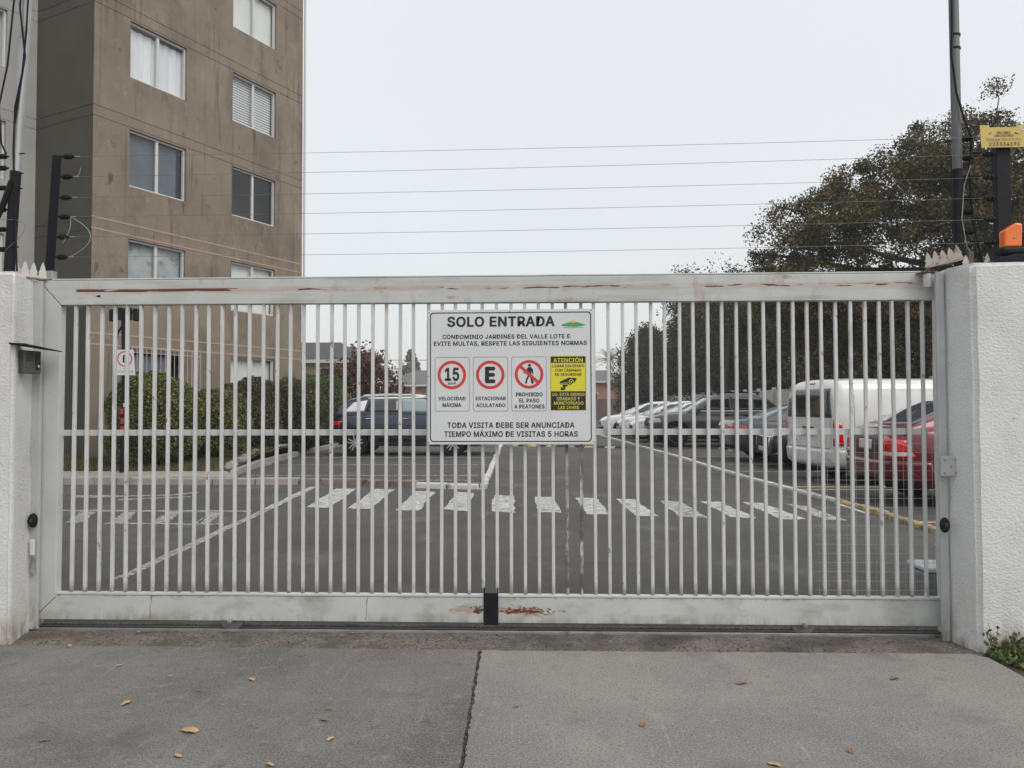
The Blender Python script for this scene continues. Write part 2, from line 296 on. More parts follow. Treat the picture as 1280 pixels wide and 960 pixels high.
# car park asphalt (an undivided sheet), street asphalt behind the camera
sheet('car_park_asphalt', [(-14, .02), (11, .02), (11, 75), (-14, 75)], 0, asphalt, .1)
sheet('street', [(-60, -24), (60, -24), (60, -9), (-60, -9)], -.02, asphalt, .08)
strip = MB().grid(lambda u, v: (-3.08 + 5.5 * u, -.375 + .40 * v, -.006 + .004 * math.sin(u * 90) * math.sin(v * 9 + u * 7)), 90, 5).build('threshold', conc_rough, kind='structure')
MB().box(-3.2, 2.7, -.4, .02, -.1, -.03).build('threshold_bed', soil, kind='structure')
def wob(a, b, n, amp, seed):
    r = random.Random(seed); out = []
    for i in range(n + 1):
        t = i / n; out.append((a[0] + (b[0] - a[0]) * t + r.uniform(-amp, amp), a[1] + (b[1] - a[1]) * t + r.uniform(-amp, amp)))
    return out
apron = MB().box(-30, 30, -9, -.38, -.15, -.016).build('apron', crackfill, kind='structure')
L1 = wob((-.345, -.365), (-.302, -1.9), 60, .0045, 3); L2 = wob((-.298, -2.0), (-.22, -4.4), 40, .005, 4)
R1 = wob((-.327, -.372), (-.284, -1.9), 60, .0055, 5); R2 = wob((-.280, -2.0), (-.20, -4.4), 40, .005, 6)
eL = wob((-3.25, -.352), (-.345, -.36), 60, .006, 8); eR = wob((-.327, -.372), (2.37, -.36), 60, .006, 9)
top = lambda p: 0.0
MB().prism(eL[:-1] + L1 + L2 + [(-3.25, -4.4)], -.11, 0).build('slab', conc_l, apron, recalc=True)
MB().prism((R2[::-1] + R1[::-1] + eR[1:-1] + [(2.385, -.42), (2.39, -.71), (2.5, -1.1), (2.62, -4.4)]), -.11, 0).build('slab', conc_r, apron, recalc=True)
for x0, x1, mm in ((-6.3, -3.262, conc_l), (2.635, 6, conc_r)):
    MB().box(x0, x1, -4.4, -.8 if x0 < 0 else -1.1, -.11, -.002).build('slab', mm, apron)
for i, x0 in enumerate((-9, -6, -3, 0, 3, 6)):
    MB().box(x0, x0 + 2.985, -8.9, -4.415, -.11, 0).build('slab', conc_l if i % 2 else conc_r, apron)
# small stones and grit in the joint
g = MB()
for i in range(260):
    t = random.random(); x = -.336 + .042 * t + random.gauss(0, .006); y = -.37 - 1.6 * t; s_ = random.uniform(.002, .006)
    g.lathe([(s_ * .5, -.035), (s_, -.01), (s_ * .7, -.001), (0.0005, .001)], 5, Matrix.Translation((x, y, random.uniform(-.012, .0))))
for i in range(500):
    x = random.uniform(-3.0, 2.3); y = random.uniform(-.36, -.06); s_ = random.uniform(.002, .006)
    g.lathe([(s_, -.006), (s_ * .9, .002), (s_ * .3, .004)], 5, Matrix.Translation((x, y, -.004)))
g.build('gravel', conc_rough, kind='stuff'); bpy.data.objects['gravel']['label'] = 'fine grit in the driveway joint and along the gate threshold'

# kerbs
def kerb(name, path, w, z0, z1, m, seglen=1.0, parent=None, gap=.012, jit=.01):
    """kerb laid as separate stones along a path"""
    P = [Vector((*p, 0)) for p in path]; r = random.Random(len(path) * 7 + int(path[0][0] * 10))
    root = parent
    for a, b in zip(P[:-1], P[1:]):
        L = (b - a).length; n = max(1, round(L / seglen)); d = (b - a).normalized(); nn = Vector((-d.y, d.x, 0))
        for i in range(n):
            p = a + d * (L * i / n + gap / 2); q = a + d * (L * (i + 1) / n - gap / 2); j = nn * r.uniform(-jit, jit)
            poly = [p + j, q + j, q + nn * w + j, p + nn * w + j]; zz = z1 + r.uniform(-jit, jit) * .6
            MB().prism([(v.x, v.y) for v in poly], z0, zz).build('kerbstone', m, root, bevel=.018, recalc=True)
kl = MB().box(-14, -.95, 8.56, 8.62, -.1, .02).build('kerb', kerb_c, kind='structure')
kerb('kerb', [(-12, 8.42), (-6.4, 8.42)], .16, -.05, .125, kerb_c, 1.0, kl)
kerb('kerb', [(-6.4, 8.42), (-4.15, 8.44)], .16, -.05, .11, kerb_c, .75, kl)
kerb('kerb', [(-4.15, 8.44), (-3.0, 8.30), (-2.05, 7.98)], .14, -.05, .10, kerb_brown, .5, kl, jit=.02)
kerb('kerb', [(-2.05, 7.90), (-1.0, 7.72)], .12, -.05, .085, kerb_w, .55, kl, jit=.015)
kc = MB().box(-1.05, -.93, 7.75, 7.85, -.1, .01).build('kerb', kerb_w, kind='structure')
kerb('kerb', [(-.87, 7.78), (-1.26, 21.5), (-1.4, 40)], .11, -.05, .07, kerb_w, 1.0, kc, jit=.012)
kd = MB().box(4.0, 4.05, 5, 6, -.1, .01).build('kerb', kerb_w, kind='structure')
kerb('kerb', [(4.16, 6.15), (4.0, 7.6), (3.82, 9.8), (3.58, 15.9), (3.2, 22), (2.72, 30), (1.6, 45)], .11, -.05, .05, kerb_w, 1.1, kd, jit=.008)
kerb('kerb', [(4.22, 3.5), (4.22, 4.85), (4.16, 6.15)], .12, -.05, .055, kerb_y, .6, kd, jit=.012)
# pavement with lawn behind, at left
sheet('pavement', [(-14, 8.585), (-5.5, 8.585), (-5.62, 9.2), (-5.95, 9.78), (-14, 9.78)], .118, kerb_c, .2)
ke = MB().box(-6.3, -6.2, 12, 13, -.1, .05).build('kerb', kerb_c, kind='structure')
kerb('kerb', [(-5.36, 8.62), (-5.55, 9.3), (-5.95, 10.4), (-6.35, 13), (-6.6, 17.5), (-6.7, 24)], .14, -.05, .13, kerb_c, .9, ke)
lawnz = lambda p: .10 + min(max((p[1] - 9.8) / 3, 0), 1) * .18
mb = MB()
bedx = lambda y: float(np.interp(y, [9.78, 10.4, 13, 17.5, 24], [-5.80, -6.02, -6.42, -6.67, -6.77]))
mb.grid(lambda u, v: (-14 + (bedx(9.78 + 14 * v) + 14) * u, 9.78 + 14 * v, lawnz((0, 9.78 + 14 * v)) + (.02 if 0 < u < 1 else 0) * math.sin(u * 20 + v * 31)), 24, 30)
mb.build('lawn_bed', soil, kind='structure', smooth=True)

# painted markings
zc = .004
S_ = [[(-3.339, 7.811), (-2.998, 7.814), (-2.797, 5.474), (-3.109, 5.549)], [(-2.671, 7.758), (-2.347, 7.702), (-2.227, 5.404), (-2.522, 5.399)],
 [(-1.961, 7.475), (-1.641, 7.366), (-1.561, 5.26), (-1.861, 5.255)], [(-1.302, 7.369), (-1.008, 7.155), (-0.933, 5.195), (-1.249, 5.341)],
 [(-0.689, 6.948), (-0.384, 6.85), (-0.325, 5.058), (-0.637, 5.199)], [(-0.074, 6.753), (0.185, 6.707), (0.258, 5.067), (-0.023, 5.135)],
 [(0.512, 6.662), (0.831, 6.569), (0.857, 4.934), (0.571, 4.93)], [(1.088, 6.477), (1.351, 6.48), (1.431, 4.766), (1.155, 4.802)],
 [(1.677, 6.3), (1.952, 6.213), (1.999, 4.682), (1.686, 4.743)], [(2.247, 6.244), (2.487, 6.176), (2.571, 4.626), (2.282, 4.753)],
 [(2.803, 6.162), (3.045, 6.052), (3.11, 4.527), (2.822, 4.585)], [(3.345, 5.971), (3.529, 5.725), (3.571, 4.453), (3.335, 4.512)]]
cw = MB(); cw.box(-.01, .01, 5.9, 5.92, -.02, -.01); cw = cw.build('crosswalk', paintw, kind='structure')
def ragged(q, n=9, amp=.02, seed=0):
    out = []
    for i in range(4): out += wob(q[i], q[(i + 1) % 4], n, amp, seed * 5 + i)[:-1]
    return out
for i, q in enumerate(S_):
    MB().prism(ragged(q, 9, .018, i), -.01, zc).build('stripe', paintw if i not in (8, 11) else paintw_mid, cw, recalc=True)
mk = MB(); mk.box(-6.0, -5.99, 11, 11.01, -.02, -.01); mk = mk.build('road_markings', paintw, kind='structure')
def line(pts, w, m, z=zc, seed=1):
    for a, b in zip(pts[:-1], pts[1:]):
        a = Vector((*a, 0)); b = Vector((*b, 0)); d = (b - a).normalized(); n = Vector((-d.y, d.x, 0)) * w / 2
        q = [(a + n)[:2], (b + n)[:2], (b - n)[:2], (a - n)[:2]]
        MB().prism(ragged(q, 14, w * .12, seed), -.01, z).build('marking', m, mk, recalc=True)
line([(-3.78, 8.1), (-3.58, 5.4)], .11, paintw, seed=2); line([(-3.58, 5.4), (-3.30, 1.27)], .10, paintw_worn, seed=3)
line([(-6.9, 5.15), (-3.72, 5.12)], .13, paintw_worn, .006, 4); line([(-5.0, 4.1), (-3.62, 4.05)], .08, paintw_worn, .006, 5)
for i in range(6): line([(-6.9 + i * .56, 5.02), (-6.4 + i * .5, 4.12)], .17, paintw_worn, .008, 6 + i)
line([(-7.1, 6.75), (-6.5, 6.8), (-6.3, 6.72)], .16, paintw_worn, seed=13)
line([(-6.9, 6.55), (-5.6, 6.9), (-5.35, 7.25)], .12, paintw_worn, .006, 15); line([(-6.1, 6.3), (-5.2, 6.65)], .1, paintw_worn, .008, 17)
for i, (y, x0) in enumerate(((9.25, -6.0), (10.2, -6.1), (12.88, -6.3), (15.35, -6.5), (18.15, -6.6))): line([(x0 + .3, y), (-1.2, y)], .10, paintw_worn, seed=20 + i)
for i, (y, m_) in enumerate(((4.35, painty), (7.75, painty), (8.15, painty), (11.1, paintw_worn), (13.0, paintw_worn), (15.6, paintw_worn), (18.6, paintw_worn), (21.6, paintw_worn))): line([(4.3 - y * .022, y), (9.6, y)], .1, m_, seed=30 + i)
# cracks in the asphalt, filled dark
ck = [(-.93, 7.5), (-.9, 6.6), (-.86, 5.9), (-.95, 5.3), (-1.15, 4.6), (-1.3, 4.1), (-1.25, 3.4)]
c2 = [(1.6, 2.4), (2.0, 2.75), (2.5, 2.6), (3.0, 3.0), (3.6, 2.9)]
c3 = [(-5.2, 2.9), (-4.9, 3.05), (-4.7, 2.95), (-4.35, 3.0)]
for j, (pth, w_) in enumerate(((ck, .03), (c2, .006), (c3, .07), ([(-5.2, 7.3), (-4.4, 7.25), (-3.9, 7.4)], .12))):
    r = random.Random(j + 50); pp = []
    for a, b in zip(pth[:-1], pth[1:]): pp += wob(a, b, 6, .03, j)[:-1]
    up = [(p[0] + w_ * r.uniform(.2, 1) / 2, p[1] + w_ * r.uniform(.1, .5)) for p in pp]; dn = [(p[0] - w_ * r.uniform(.2, 1) / 2, p[1] - w_ * r.uniform(.1, .5)) for p in pp]
    n_ = len(pp); MB().add([(x, y, .003) for x, y in up] + [(x, y, .003) for x, y in dn], [(i, i + 1, n_ + i + 1, n_ + i) for i in range(n_ - 1)]).build('asphalt_crack', crackfill, kind='structure')
# speed bump of rubber blocks
sb = thing('speed_bump', 'black and yellow rubber speed bump lying across the lane beyond the crosswalk', 'speed bump', (-1.0, 21.2, 0), math.atan2(-1.6, 3.75))
for i in range(12):
    x = i * .335
    MB().add([(x, -.17, 0), (x + .33, -.17, 0), (x + .33, 0, .05), (x, 0, .05), (x, .17, 0), (x + .33, .17, 0)], [(0, 1, 2, 3), (3, 2, 5, 4), (0, 3, 4), (1, 5, 2)]).build('block', rubber if i % 2 else kerb_y, sb)

# ------------------------------------------------------------ sliding gate
gate = thing('sliding_gate', 'white painted sliding metal gate of vertical bars with rust scratched top rail', 'gate', (0, 0, 0))
TB = 2.127
MB().prism([(-3.085, TB), (2.335, TB), (2.335, 1.967), (-2.944, 1.976)], -.03, .03, Matrix(((1, 0, 0, 0), (0, 0, 1, 0), (0, 1, 0, 0), (0, 0, 0, 1)))).build('top_rail', rail_m, gate, bevel=.004, recalc=True)
MB().box(-3.085, 2.32, -.028, .035, TB + .002, TB + .012).build('top_lip', gate_w, gate, bevel=.003)
Mxz = Matrix(((1, 0, 0, 0), (0, 0, 1, 0), (0, 1, 0, 0), (0, 0, 0, 1)))
MB().prism([(-3.087, TB - .003), (-2.9475, 1.973), (-2.955, .195), (-3.096, .058)], -.029, .03, Mxz).build('stile', gate_w, gate, bevel=.003, recalc=True)
MB().prism([(-3.094, .056), (-2.958, .187), (-2.955, .205), (2.368, .205), (2.368, .052)], -.03, .03, Mxz).build('bottom_rail', bottom_m, gate, bevel=.004, recalc=True)
MB().box(-2.95, 2.366, -.034, .012, .207, .220).build('bottom_lip', gate_w, gate, bevel=.002)
MB().box(-2.955, 2.30, .006, .018, 1.170, 1.207).build('middle_rail', gate_w, gate, bevel=.002)
barme = None
for i in range(62):
    x = -2.868 + i * (5.135 / 61)
    if barme is None:
        b0 = MB().box(-.0095, .0095, -.0165, .0045, 0, 1.775).build('bar', gate_bar, gate, bevel=.003, seg=2); barme = b0.data; o = b0; wornme = barme.copy(); wornme.materials[0] = gate_bar_worn
    else:
        o = bpy.data.objects.new('bar', wornme if i in (36, 37) else barme); C.objects.link(o); o.parent = gate
        mm = o.modifiers.new('b', 'BEVEL'); mm.width = .003; mm.segments = 2; mm.limit_method = 'ANGLE'
    o.location = (x, -.002 + random.uniform(-.001, .001), .2 if i not in (30, 31) else .23); o.rotation_euler = (0, random.gauss(0, .0016), 0)
# rubber stop band at the middle of the bottom rail
st = MB().box(-.34, -.252, -.037, -.0305, .042, .232); st.box(-.34, -.333, -.037, .0, .232, .26); st.box(-.259, -.252, -.037, .0, .232, .26)
st.build('stop_bracket', blackm, gate, bevel=.002)
# splice marks of the bottom rail
for x in (-2.37, -1.05):
    r_ = random.Random(int(x * 100)); zz = [.060 + .145 * k / 9 for k in range(10)]; xx = [x + r_.uniform(-.004, .004) + .012 * k / 9 for k in range(10)]; ww = [r_.uniform(.0006, .003) for k in range(10)]
    MB().add([(a - w2, -.0308, z) for a, z, w2 in zip(xx, zz, ww)] + [(a + w2, -.0308, z) for a, z, w2 in zip(xx, zz, ww)], [(k, k + 10, k + 11, k + 1) for k in range(9)]).build('weld_seam', rustm, gate)
mb = MB()
mb.prism([(-2.73, 2.03), (-2.70, 2.02), (-2.695, 2.03), (-2.70, 2.036)], -.0315, -.029, Mxz); mb.build('paint_chip', blackm, gate, recalc=True)
# wire mesh welded behind the last bars
mb = MB(); x = 1.66
while x < 2.36: mb.tube([(x, .030, .21), (x, .030, 1.165)], .0013, 4); x += .056
z = .245
while z < 1.165: mb.tube([(1.64, .0325, z), (2.34, .0325, z)], .0013, 4); z += .0545
mb.build('wire_mesh', meshw, gate)
# rollers
Mr = Matrix.Rotation(PI / 2, 4, 'X')
for x in (-1.869, 1.547):
    w = MB(); w.lathe([(.066, -.016), (.072, -.013), (.060, 0), (.072, .013), (.066, .016)], 32, Matrix.Translation((x, -.002, .065)) @ Mr)
    w = w.build('roller', M('roller_steel', (.15, .152, .14), (.20, .20, .19), 14, .6, .3), gate, smooth=True)
    MB().lathe([(.014, -.02), (.014, .022), (.010, .026)], 6, Matrix.Translation((x, -.036, .056)) @ Mr).build('axle_bolt', steel, w)
# guide roller and fixing at the top right
MB().lathe([(.022, 0), (.024, .004), (.024, .075), (.02, .08)], 20, Matrix.Translation((2.272, -.075, 2.035))).build('guide_roller', gate_w, gate, smooth=True)
MB().box(2.225, 2.325, -.10, -.031, 2.118, 2.126).build('guide_bracket', rustm, gate, bevel=.002)
MB().lathe([(.006, 0), (.006, .012), (.012, .013), (.012, .02)], 8, Matrix.Translation((2.272, -.075, 2.122))).build('bolt', rustm, gate)
# rail on the ground
tr = thing('gate_track', 'narrow steel track on the ground under the white sliding gate', 'gate track', (0, 0, 0))
mb = MB(); mb.box(-3.09, 2.9, -.045, -.010, -.02, .001); mb.tube([(-3.09, -.028, .002), (2.9, -.028, .002)], .005, 8); mb.build('rail', steel, tr)
MB().box(-3.09, 2.9, .06, .10, -.02, .006).build('guide_sill', conc_rough, tr, bevel=.003)
# motor box behind the right post
mo = thing('gate_motor', 'pale grey gate motor housing behind the right end of the gate', 'gate motor', (2.52, .38, 0))
MB().box(-.12, .14, -.13, .13, 0, .30).build('housing', M('motor_grey', (.20, .205, .225), None, rough=.5), mo, bevel=.02)
MB().box(-.125, .145, -.135, .135, .302, .335).build('cover', M('motor_cover', (.55, .56, .58), None, rough=.4), mo, bevel=.012)

# ------------------------------------------------------------ gate pillars and posts
def stucco_block(name, label, poly, z0, z1, damp):
    root = thing(name, label, 'pillar', (poly[0][0], poly[0][1], 0))
    mb = MB().prism([(x - poly[0][0], y - poly[0][1]) for x, y in poly], z0, z1)
    o = mb.build('rendered_wall', stucco, root, recalc=True)
    bm = bmesh.new(); bm.from_mesh(o.data)
    bmesh.ops.bevel(bm, geom=[e for e in bm.edges], offset=.022, segments=3, affect='EDGES')
    bmesh.ops.triangulate(bm, faces=[f for f in bm.faces if len(f.verts) > 4])
    for _ in range(5): 
        es = [e for e in bm.edges if e.calc_length() > .09]
        if es: bmesh.ops.subdivide_edges(bm, edges=es, cuts=1, use_grid_fill=True)
    from mathutils import noise
    for v in bm.verts:
        p = v.co * 3.1; v.co += Vector((noise.noise(p), noise.noise(p + Vector((9, 0, 0))), noise.noise(p + Vector((0, 9, 0))))) * .008
    bm.to_mesh(o.data); bm.free(); o.data.shade_smooth(); o.data.set_sharp_from_angle(angle=R(50))
    return root
pl = stucco_block('gate_pillar', 'white stucco pillar holding the intercom at the left end of the gate', [(-3.010, -.35), (-3.100, -.065), (-3.115, .12), (-4.6, .12), (-4.6, -.35)], -.05, 2.135, 0)
pr = stucco_block('gate_pillar', 'white stucco pillar with the orange lamp and yellow sign at the right of the gate', [(2.388, -.335), (5.0, -.335), (5.0, .10), (2.372, .10), (2.350, -.10)], -.05, 2.135, 0)
# steel channels against the pillars
MB().box(2.296, 2.341, -.125, -.104, -.004, 2.115).build('channel_post', post_w, None, bevel=.003)
tag(bpy.data.objects['channel_post'], 'grey painted steel post standing against the right pillar', 'post')
c2_ = MB().box(-3.100, -3.046, -.064, -.040, .004, 2.12); c2_ = c2_.build('channel_post', post_w, None, bevel=.003); tag(c2_, 'grey painted steel channel fixed along the left pillar', 'post')
# hinge plate
hp = thing('latch_plate', 'grey bolted latch plate bridging the right post and pillar', 'latch plate', (2.33, -.16, 1.0))
MB().box(-.05, .052, -.014, -.004, -.058, .055).build('plate', M('latch_plate_paint', (.40, .40, .41), (.46, .46, .47), 9, .5, layers=[((.24, .2, .18), 30, .62, .7)]), hp, bevel=.003)
for dx, dz in ((-.03, .035), (.03, .035), (.005, -.005), (-.03, -.04), (.03, -.04)):
    MB().lathe([(.005, 0), (.005, .004), (.003, .005)], 8, Matrix.Translation((dx, -.0145, dz)) @ Mr).build('bolt', steel, hp)
MB().tube([(-.045, -.012, -.062), (.0, -.012, -.062)], .007, 8).build('hinge_pin', steel, hp)
for nm, lab, p in (('photocell', 'black round photocell on the right gate post below the latch plate', (2.292, -.165, .665)), ('photocell', 'black round photocell on the left pillar channel', (-3.062, -.075, .664))):
    t = thing(nm, lab, 'photocell', p)
    MB().lathe([(.036, 0), (.043, .008), (.043, .018), (.036, .028), (.02, .033), (.002, .034)], 24, Matrix.Rotation(PI / 2, 4, 'X') @ Matrix.Diagonal((.62, 1, 1, 1)) @ Matrix.Rotation(0, 4, 'Z')).build('housing', rubber, t, smooth=True)
    MB().lathe([(.014, .0345), (.012, .037), (.002, .038)], 16, Matrix.Rotation(PI / 2, 4, 'X') @ Matrix.Diagonal((.62, 1, 1, 1))).build('lens', cglass, t, smooth=True)
sp_ = thing('cover_plate', 'small scuffed white cover plate low on the left pillar edge', 'cover plate', (-3.066, -.078, .50))
MB().box(-.014, .014, -.012, .0, -.045, .05).build('plate', signw, sp_, bevel=.003); MB().box(-.008, .012, -.008, .004, -.16, -.06).build('strip', post_w, sp_, bevel=.002)
# intercom with rain hood, on the inner side of the left pillar
ic = thing('intercom', 'dark grey intercom under a thin black rain hood on the left pillar', 'intercom', (-3.028, -.21, 1.62), R(80))
MB().box(-.075, .05, -.05, -.005, -.075, .06).build('housing', M('intercom_grey', (.085, .083, .08), None, rough=.5, metal=.2), ic, bevel=.006)
MB().box(.005, .038, -.054, -.048, -.05, .04).build('camera_window', ink, ic, bevel=.002)
for k in range(5): MB().box(-.06, -.012, -.0525, -.0505, .0 + k * .010, .004 + k * .010).build('speaker_slot', ink, ic)
MB().lathe([(.009, 0), (.009, .006), (.006, .008)], 16, Matrix.Translation((.022, -.055, -.032)) @ Mr).build('call_button', chrome, ic, smooth=True)
MB().add([(-.14, 0, .09), (.13, 0, .075), (.13, -.12, .060), (-.14, -.12, .085), (-.14, 0, .10), (.13, 0, .083), (.13, -.12, .066), (-.14, -.12, .092)],
         [(0, 1, 2, 3), (7, 6, 5, 4), (0, 4, 5, 1), (1, 5, 6, 2), (2, 6, 7, 3), (3, 7, 4, 0)]).build('rain_hood', blackm, ic)

# spike strips: pressed metal fir-tree points along the pillar tops
def spikes(label, a, b, n, h, m, base=True, tilt=0):
    a = Vector(a); b = Vector(b); t = thing('spike_strip', label, 'spike strip', a); d = (b - a); dd = d.normalized()
    ang = math.atan2(dd.y, dd.x)
    Mx = Matrix.Rotation(ang, 4, 'Z') @ Matrix.Rotation(-math.asin(dd.z), 4, 'Y')
    if base: MB().box(0, d.length, -.012, .012, -.006, .002, Mx).build('strip', m if m != spike_w else rustm, t)
    for i in range(n):
        x = d.length * (i + .5) / n; w_ = h * .30; k = random.uniform(.85, 1.1)
        prof = [(-w_, .0), (w_, .0), (w_ * .55, h * .35), (w_ * .8, h * .33), (w_ * .35, h * .65), (w_ * .5, h * .63), (0, h * k), (-w_ * .5, h * .63), (-w_ * .35, h * .65), (-w_ * .8, h * .33), (-w_ * .55, h * .35)]
        MB().prism([(x + p[0], p[1]) for p in prof], -.002, .002, Mx @ Mxz @ Matrix.Rotation(random.uniform(-.1, .1), 4, 'Y')).build('spike', m, t, recalc=True)
    return t
spikes('white spike strip along the top of the left pillar', (-3.20, -.20, 2.142), (-3.035, -.03, 2.135), 5, .10, spike_w)
spikes('white spike strip at the far left edge of the left pillar top', (-3.55, -.24, 2.142), (-3.22, -.20, 2.142), 5, .10, spike_w)
spikes('rusty white spike strip tilted above the gate end at the right pillar', (2.245, -.12, 2.145), (2.40, -.22, 2.175), 5, .09, rusty_w)
spikes('rusty white spike strip along the right pillar top behind the orange lamp', (2.42, -.10, 2.14), (3.3, -.10, 2.14), 7, .09, rusty_w)

# ------------------------------------------------------------ electric fence
wz = [2.901, 2.775, 2.645, 2.525, 2.400, 2.275]
wr = [2.905, 2.80, 2.665, 2.545, 2.42, 2.285]
fence = thing('electric_fence', 'black electric fence post with six insulators and thin wires above the gate', 'electric fence', (-3.03, 0, 2.14))
O = Vector((-3.03, 0, 2.14))
def loc(*p): return Vector(p) - O
mb = MB(); t_ = .0
mb.prism([(-.028, -.02), (.028, -.02), (.028, -.014), (-.022, -.014), (-.022, .02), (-.028, .02)], 0, .77, Matrix.Shear('XY', 4, (.052, 0))); mb.build('post', blackm, fence, recalc=True)
MB().box(-.035, .03, -.028, .02, -.02, .05).build('post_foot', galv, fence, bevel=.004)
ins_prof = [(.006, 0), (.006, .018), (.017, .02), (.017, .034), (.012, .036), (.012, .040), (.017, .042), (.017, .056), (.012, .058), (.010, .075), (.004, .08)]
def insulator(parent, p, right=True, ll=None, sc=1.0):
    Mi = Matrix.Translation(p) @ Matrix.Rotation(PI / 2 if right else -PI / 2, 4, 'Y') @ Matrix.Scale(sc, 4)
    return MB().lathe(ins_prof, 12, Mi).build('insulator', rubber, parent, smooth=True)
for i, z in enumerate(wz):
    xx = -2.985 + (z - 2.14) * .052 - .012
    insulator(fence, loc(xx, -.02, z))
    MB().tube([loc(xx + .075, -.02, z), loc(xx + .115, -.02, z)], .0035, 6).build('wire_hook', steel, fence)
    mb = MB(); n = 24; pts = []
    for k in range(n + 1):
        u = k / n; pts.append(loc(xx + .1 + (2.60 - xx - .1) * u, -.02 - .1 * u, z + (wr[i] - z) * u - .012 * 4 * u * (1 - u)))
    mb.tube(pts, .0012, 5); mb.build('wire', wire, fence)
def arc(p0, p1, sag, n=12):
    p0 = Vector(p0); p1 = Vector(p1); return [p0.lerp(p1, k / n) + Vector(sag) * (4 * (k / n) * (1 - k / n)) for k in range(n + 1)]
MB().tube([p - O for p in map(Vector, arc((-2.90, -.02, 2.525), (-2.90, -.02, 2.275), (.13, 0, .0)))], .0018, 5).build('jumper_wire', galv, fence)
MB().tube([p - O for p in map(Vector, arc((-2.90, -.02, 2.775), (-2.84, -.02, 2.83), (.015, 0, -.02)))], .0018, 5).build('jumper_wire', galv, fence)
MB().tube([p - O for p in map(Vector, arc((-2.90, -.02, 2.53), (-2.94, -.03, 2.36), (.02, 0, .0)))], .0018, 5).build('jumper_wire', galv, fence)
# right fence post
f2 = thing('fence_post', 'black electric fence post standing on the right pillar under the yellow sign', 'fence post', (2.69, -.1, 2.13))
MB().prism([(-.04, -.03), (.04, -.03), (.04, .02), (-.04, .02)], 0, .78).build('post', blackm, f2, bevel=.003, recalc=True)
for z in wr[1:]: insulator(f2, (-.035, -.02, z - 2.13), False)
for z in wr[1:]: insulator(f2, (-.115, .0, z - 2.13 + .01), False, sc=.8)
ys = thing('warning_sign', 'yellow electric fence danger sign with a phone number above the right pillar', 'sign', (2.672, -.155, 2.89))
MB().prism([(-.122, -.062), (-.128, .068), (-.078, .068), (-.078, .055), (.078, .055), (.078, .068), (.128, .068), (.124, -.062)], -.003, .0, Mxz).build('plate', yplate, ys, recalc=True)
# ---- lettering
try: FONT = bpy.data.fonts.load(os.path.join(bpy.utils.resource_path('LOCAL'), 'datafiles', 'fonts', 'Inter.woff2'))   # Blender's own interface font
except Exception: FONT = None
def letters(txt, x0, x1, z0, z1, m, parent, y, name='lettering', off=.0, keep=False):
    key = (txt, off)
    cu = bpy.data.curves.new('t', 'FONT'); cu.body = txt; cu.font = FONT or cu.font; cu.resolution_u = 3; cu.space_character = 1.06
    o = bpy.data.objects.new('t', cu); C.objects.link(o); dg = bpy.context.evaluated_depsgraph_get(); dg.update()
    me = bpy.data.meshes.new_from_object(o.evaluated_get(dg)); bpy.data.objects.remove(o); bpy.data.curves.remove(cu)
    co = np.empty(len(me.vertices) * 3); me.vertices.foreach_get('co', co); co = co.reshape(-1, 3)
    polys = [tuple(p.vertices) for p in me.polygons]; bpy.data.meshes.remove(me)
    if off: # heavier strokes: a few shifted layers of the same outline
        ds = [(0, 0), (off, 0), (-off, 0), (0, off * .8), (0, -off * .8), (off * .7, off * .6), (-off * .7, -off * .6), (off * .7, -off * .6), (-off * .7, off * .6)]
    else: ds = [(0, 0)]
    allv = []; allf = []
    for i, (dx, dz) in enumerate(ds):
        allf += [tuple(k + i * len(co) for k in p) for p in polys]; allv.append(co + np.array([dx, dz, i]))
    co = np.concatenate(allv); a = co.min(0); b = co.max(0); X = x0 + (co[:, 0] - a[0]) / (b[0] - a[0]) * (x1 - x0); Z = z0 + (co[:, 1] - a[1]) / (b[1] - a[1]) * (z1 - z0)
    me = bpy.data.meshes.new(name); me.from_pydata([(x, y - .00004 * q, z) for x, z, q in zip(X, Z, co[:, 2])], [], allf); me.materials.append(m)
    o = bpy.data.objects.new(name, me); C.objects.link(o); o.parent = parent; return o
def yl(txt, u0, u1, v0, v1, m): letters(txt, -.122 + u0 * .246, -.122 + u1 * .246, .068 - v1 * .130, .068 - v0 * .130, m, ys, -.0045, off=.01)
yl('PELIGRO', .36, .66, .29, .40, ink); yl('CERCO ELECTRICO', .30, .74, .43, .53, ink); yl('Home', .13, .42, .57, .72, greyp); yl('Security', .46, .92, .56, .74, pinkp); yl('223334191', .17, .88, .78, .93, ink)
for s_ in (-1, 1):
    MB().prism([(.095 * s_ + .01 - .01 * (s_ > 0), .012), (.065 * s_, .026), (.07 * s_, .016)], -.0045, -.004, Mxz).build('bolt_symbol', ink, ys, recalc=True)
MB().box(.098, .104, -.0045, -.003, .04, .06).build('cable_tie', signw, ys); MB().box(.098, .116, -.0045, -.003, .036, .042).build('cable_tie', signw, ys)

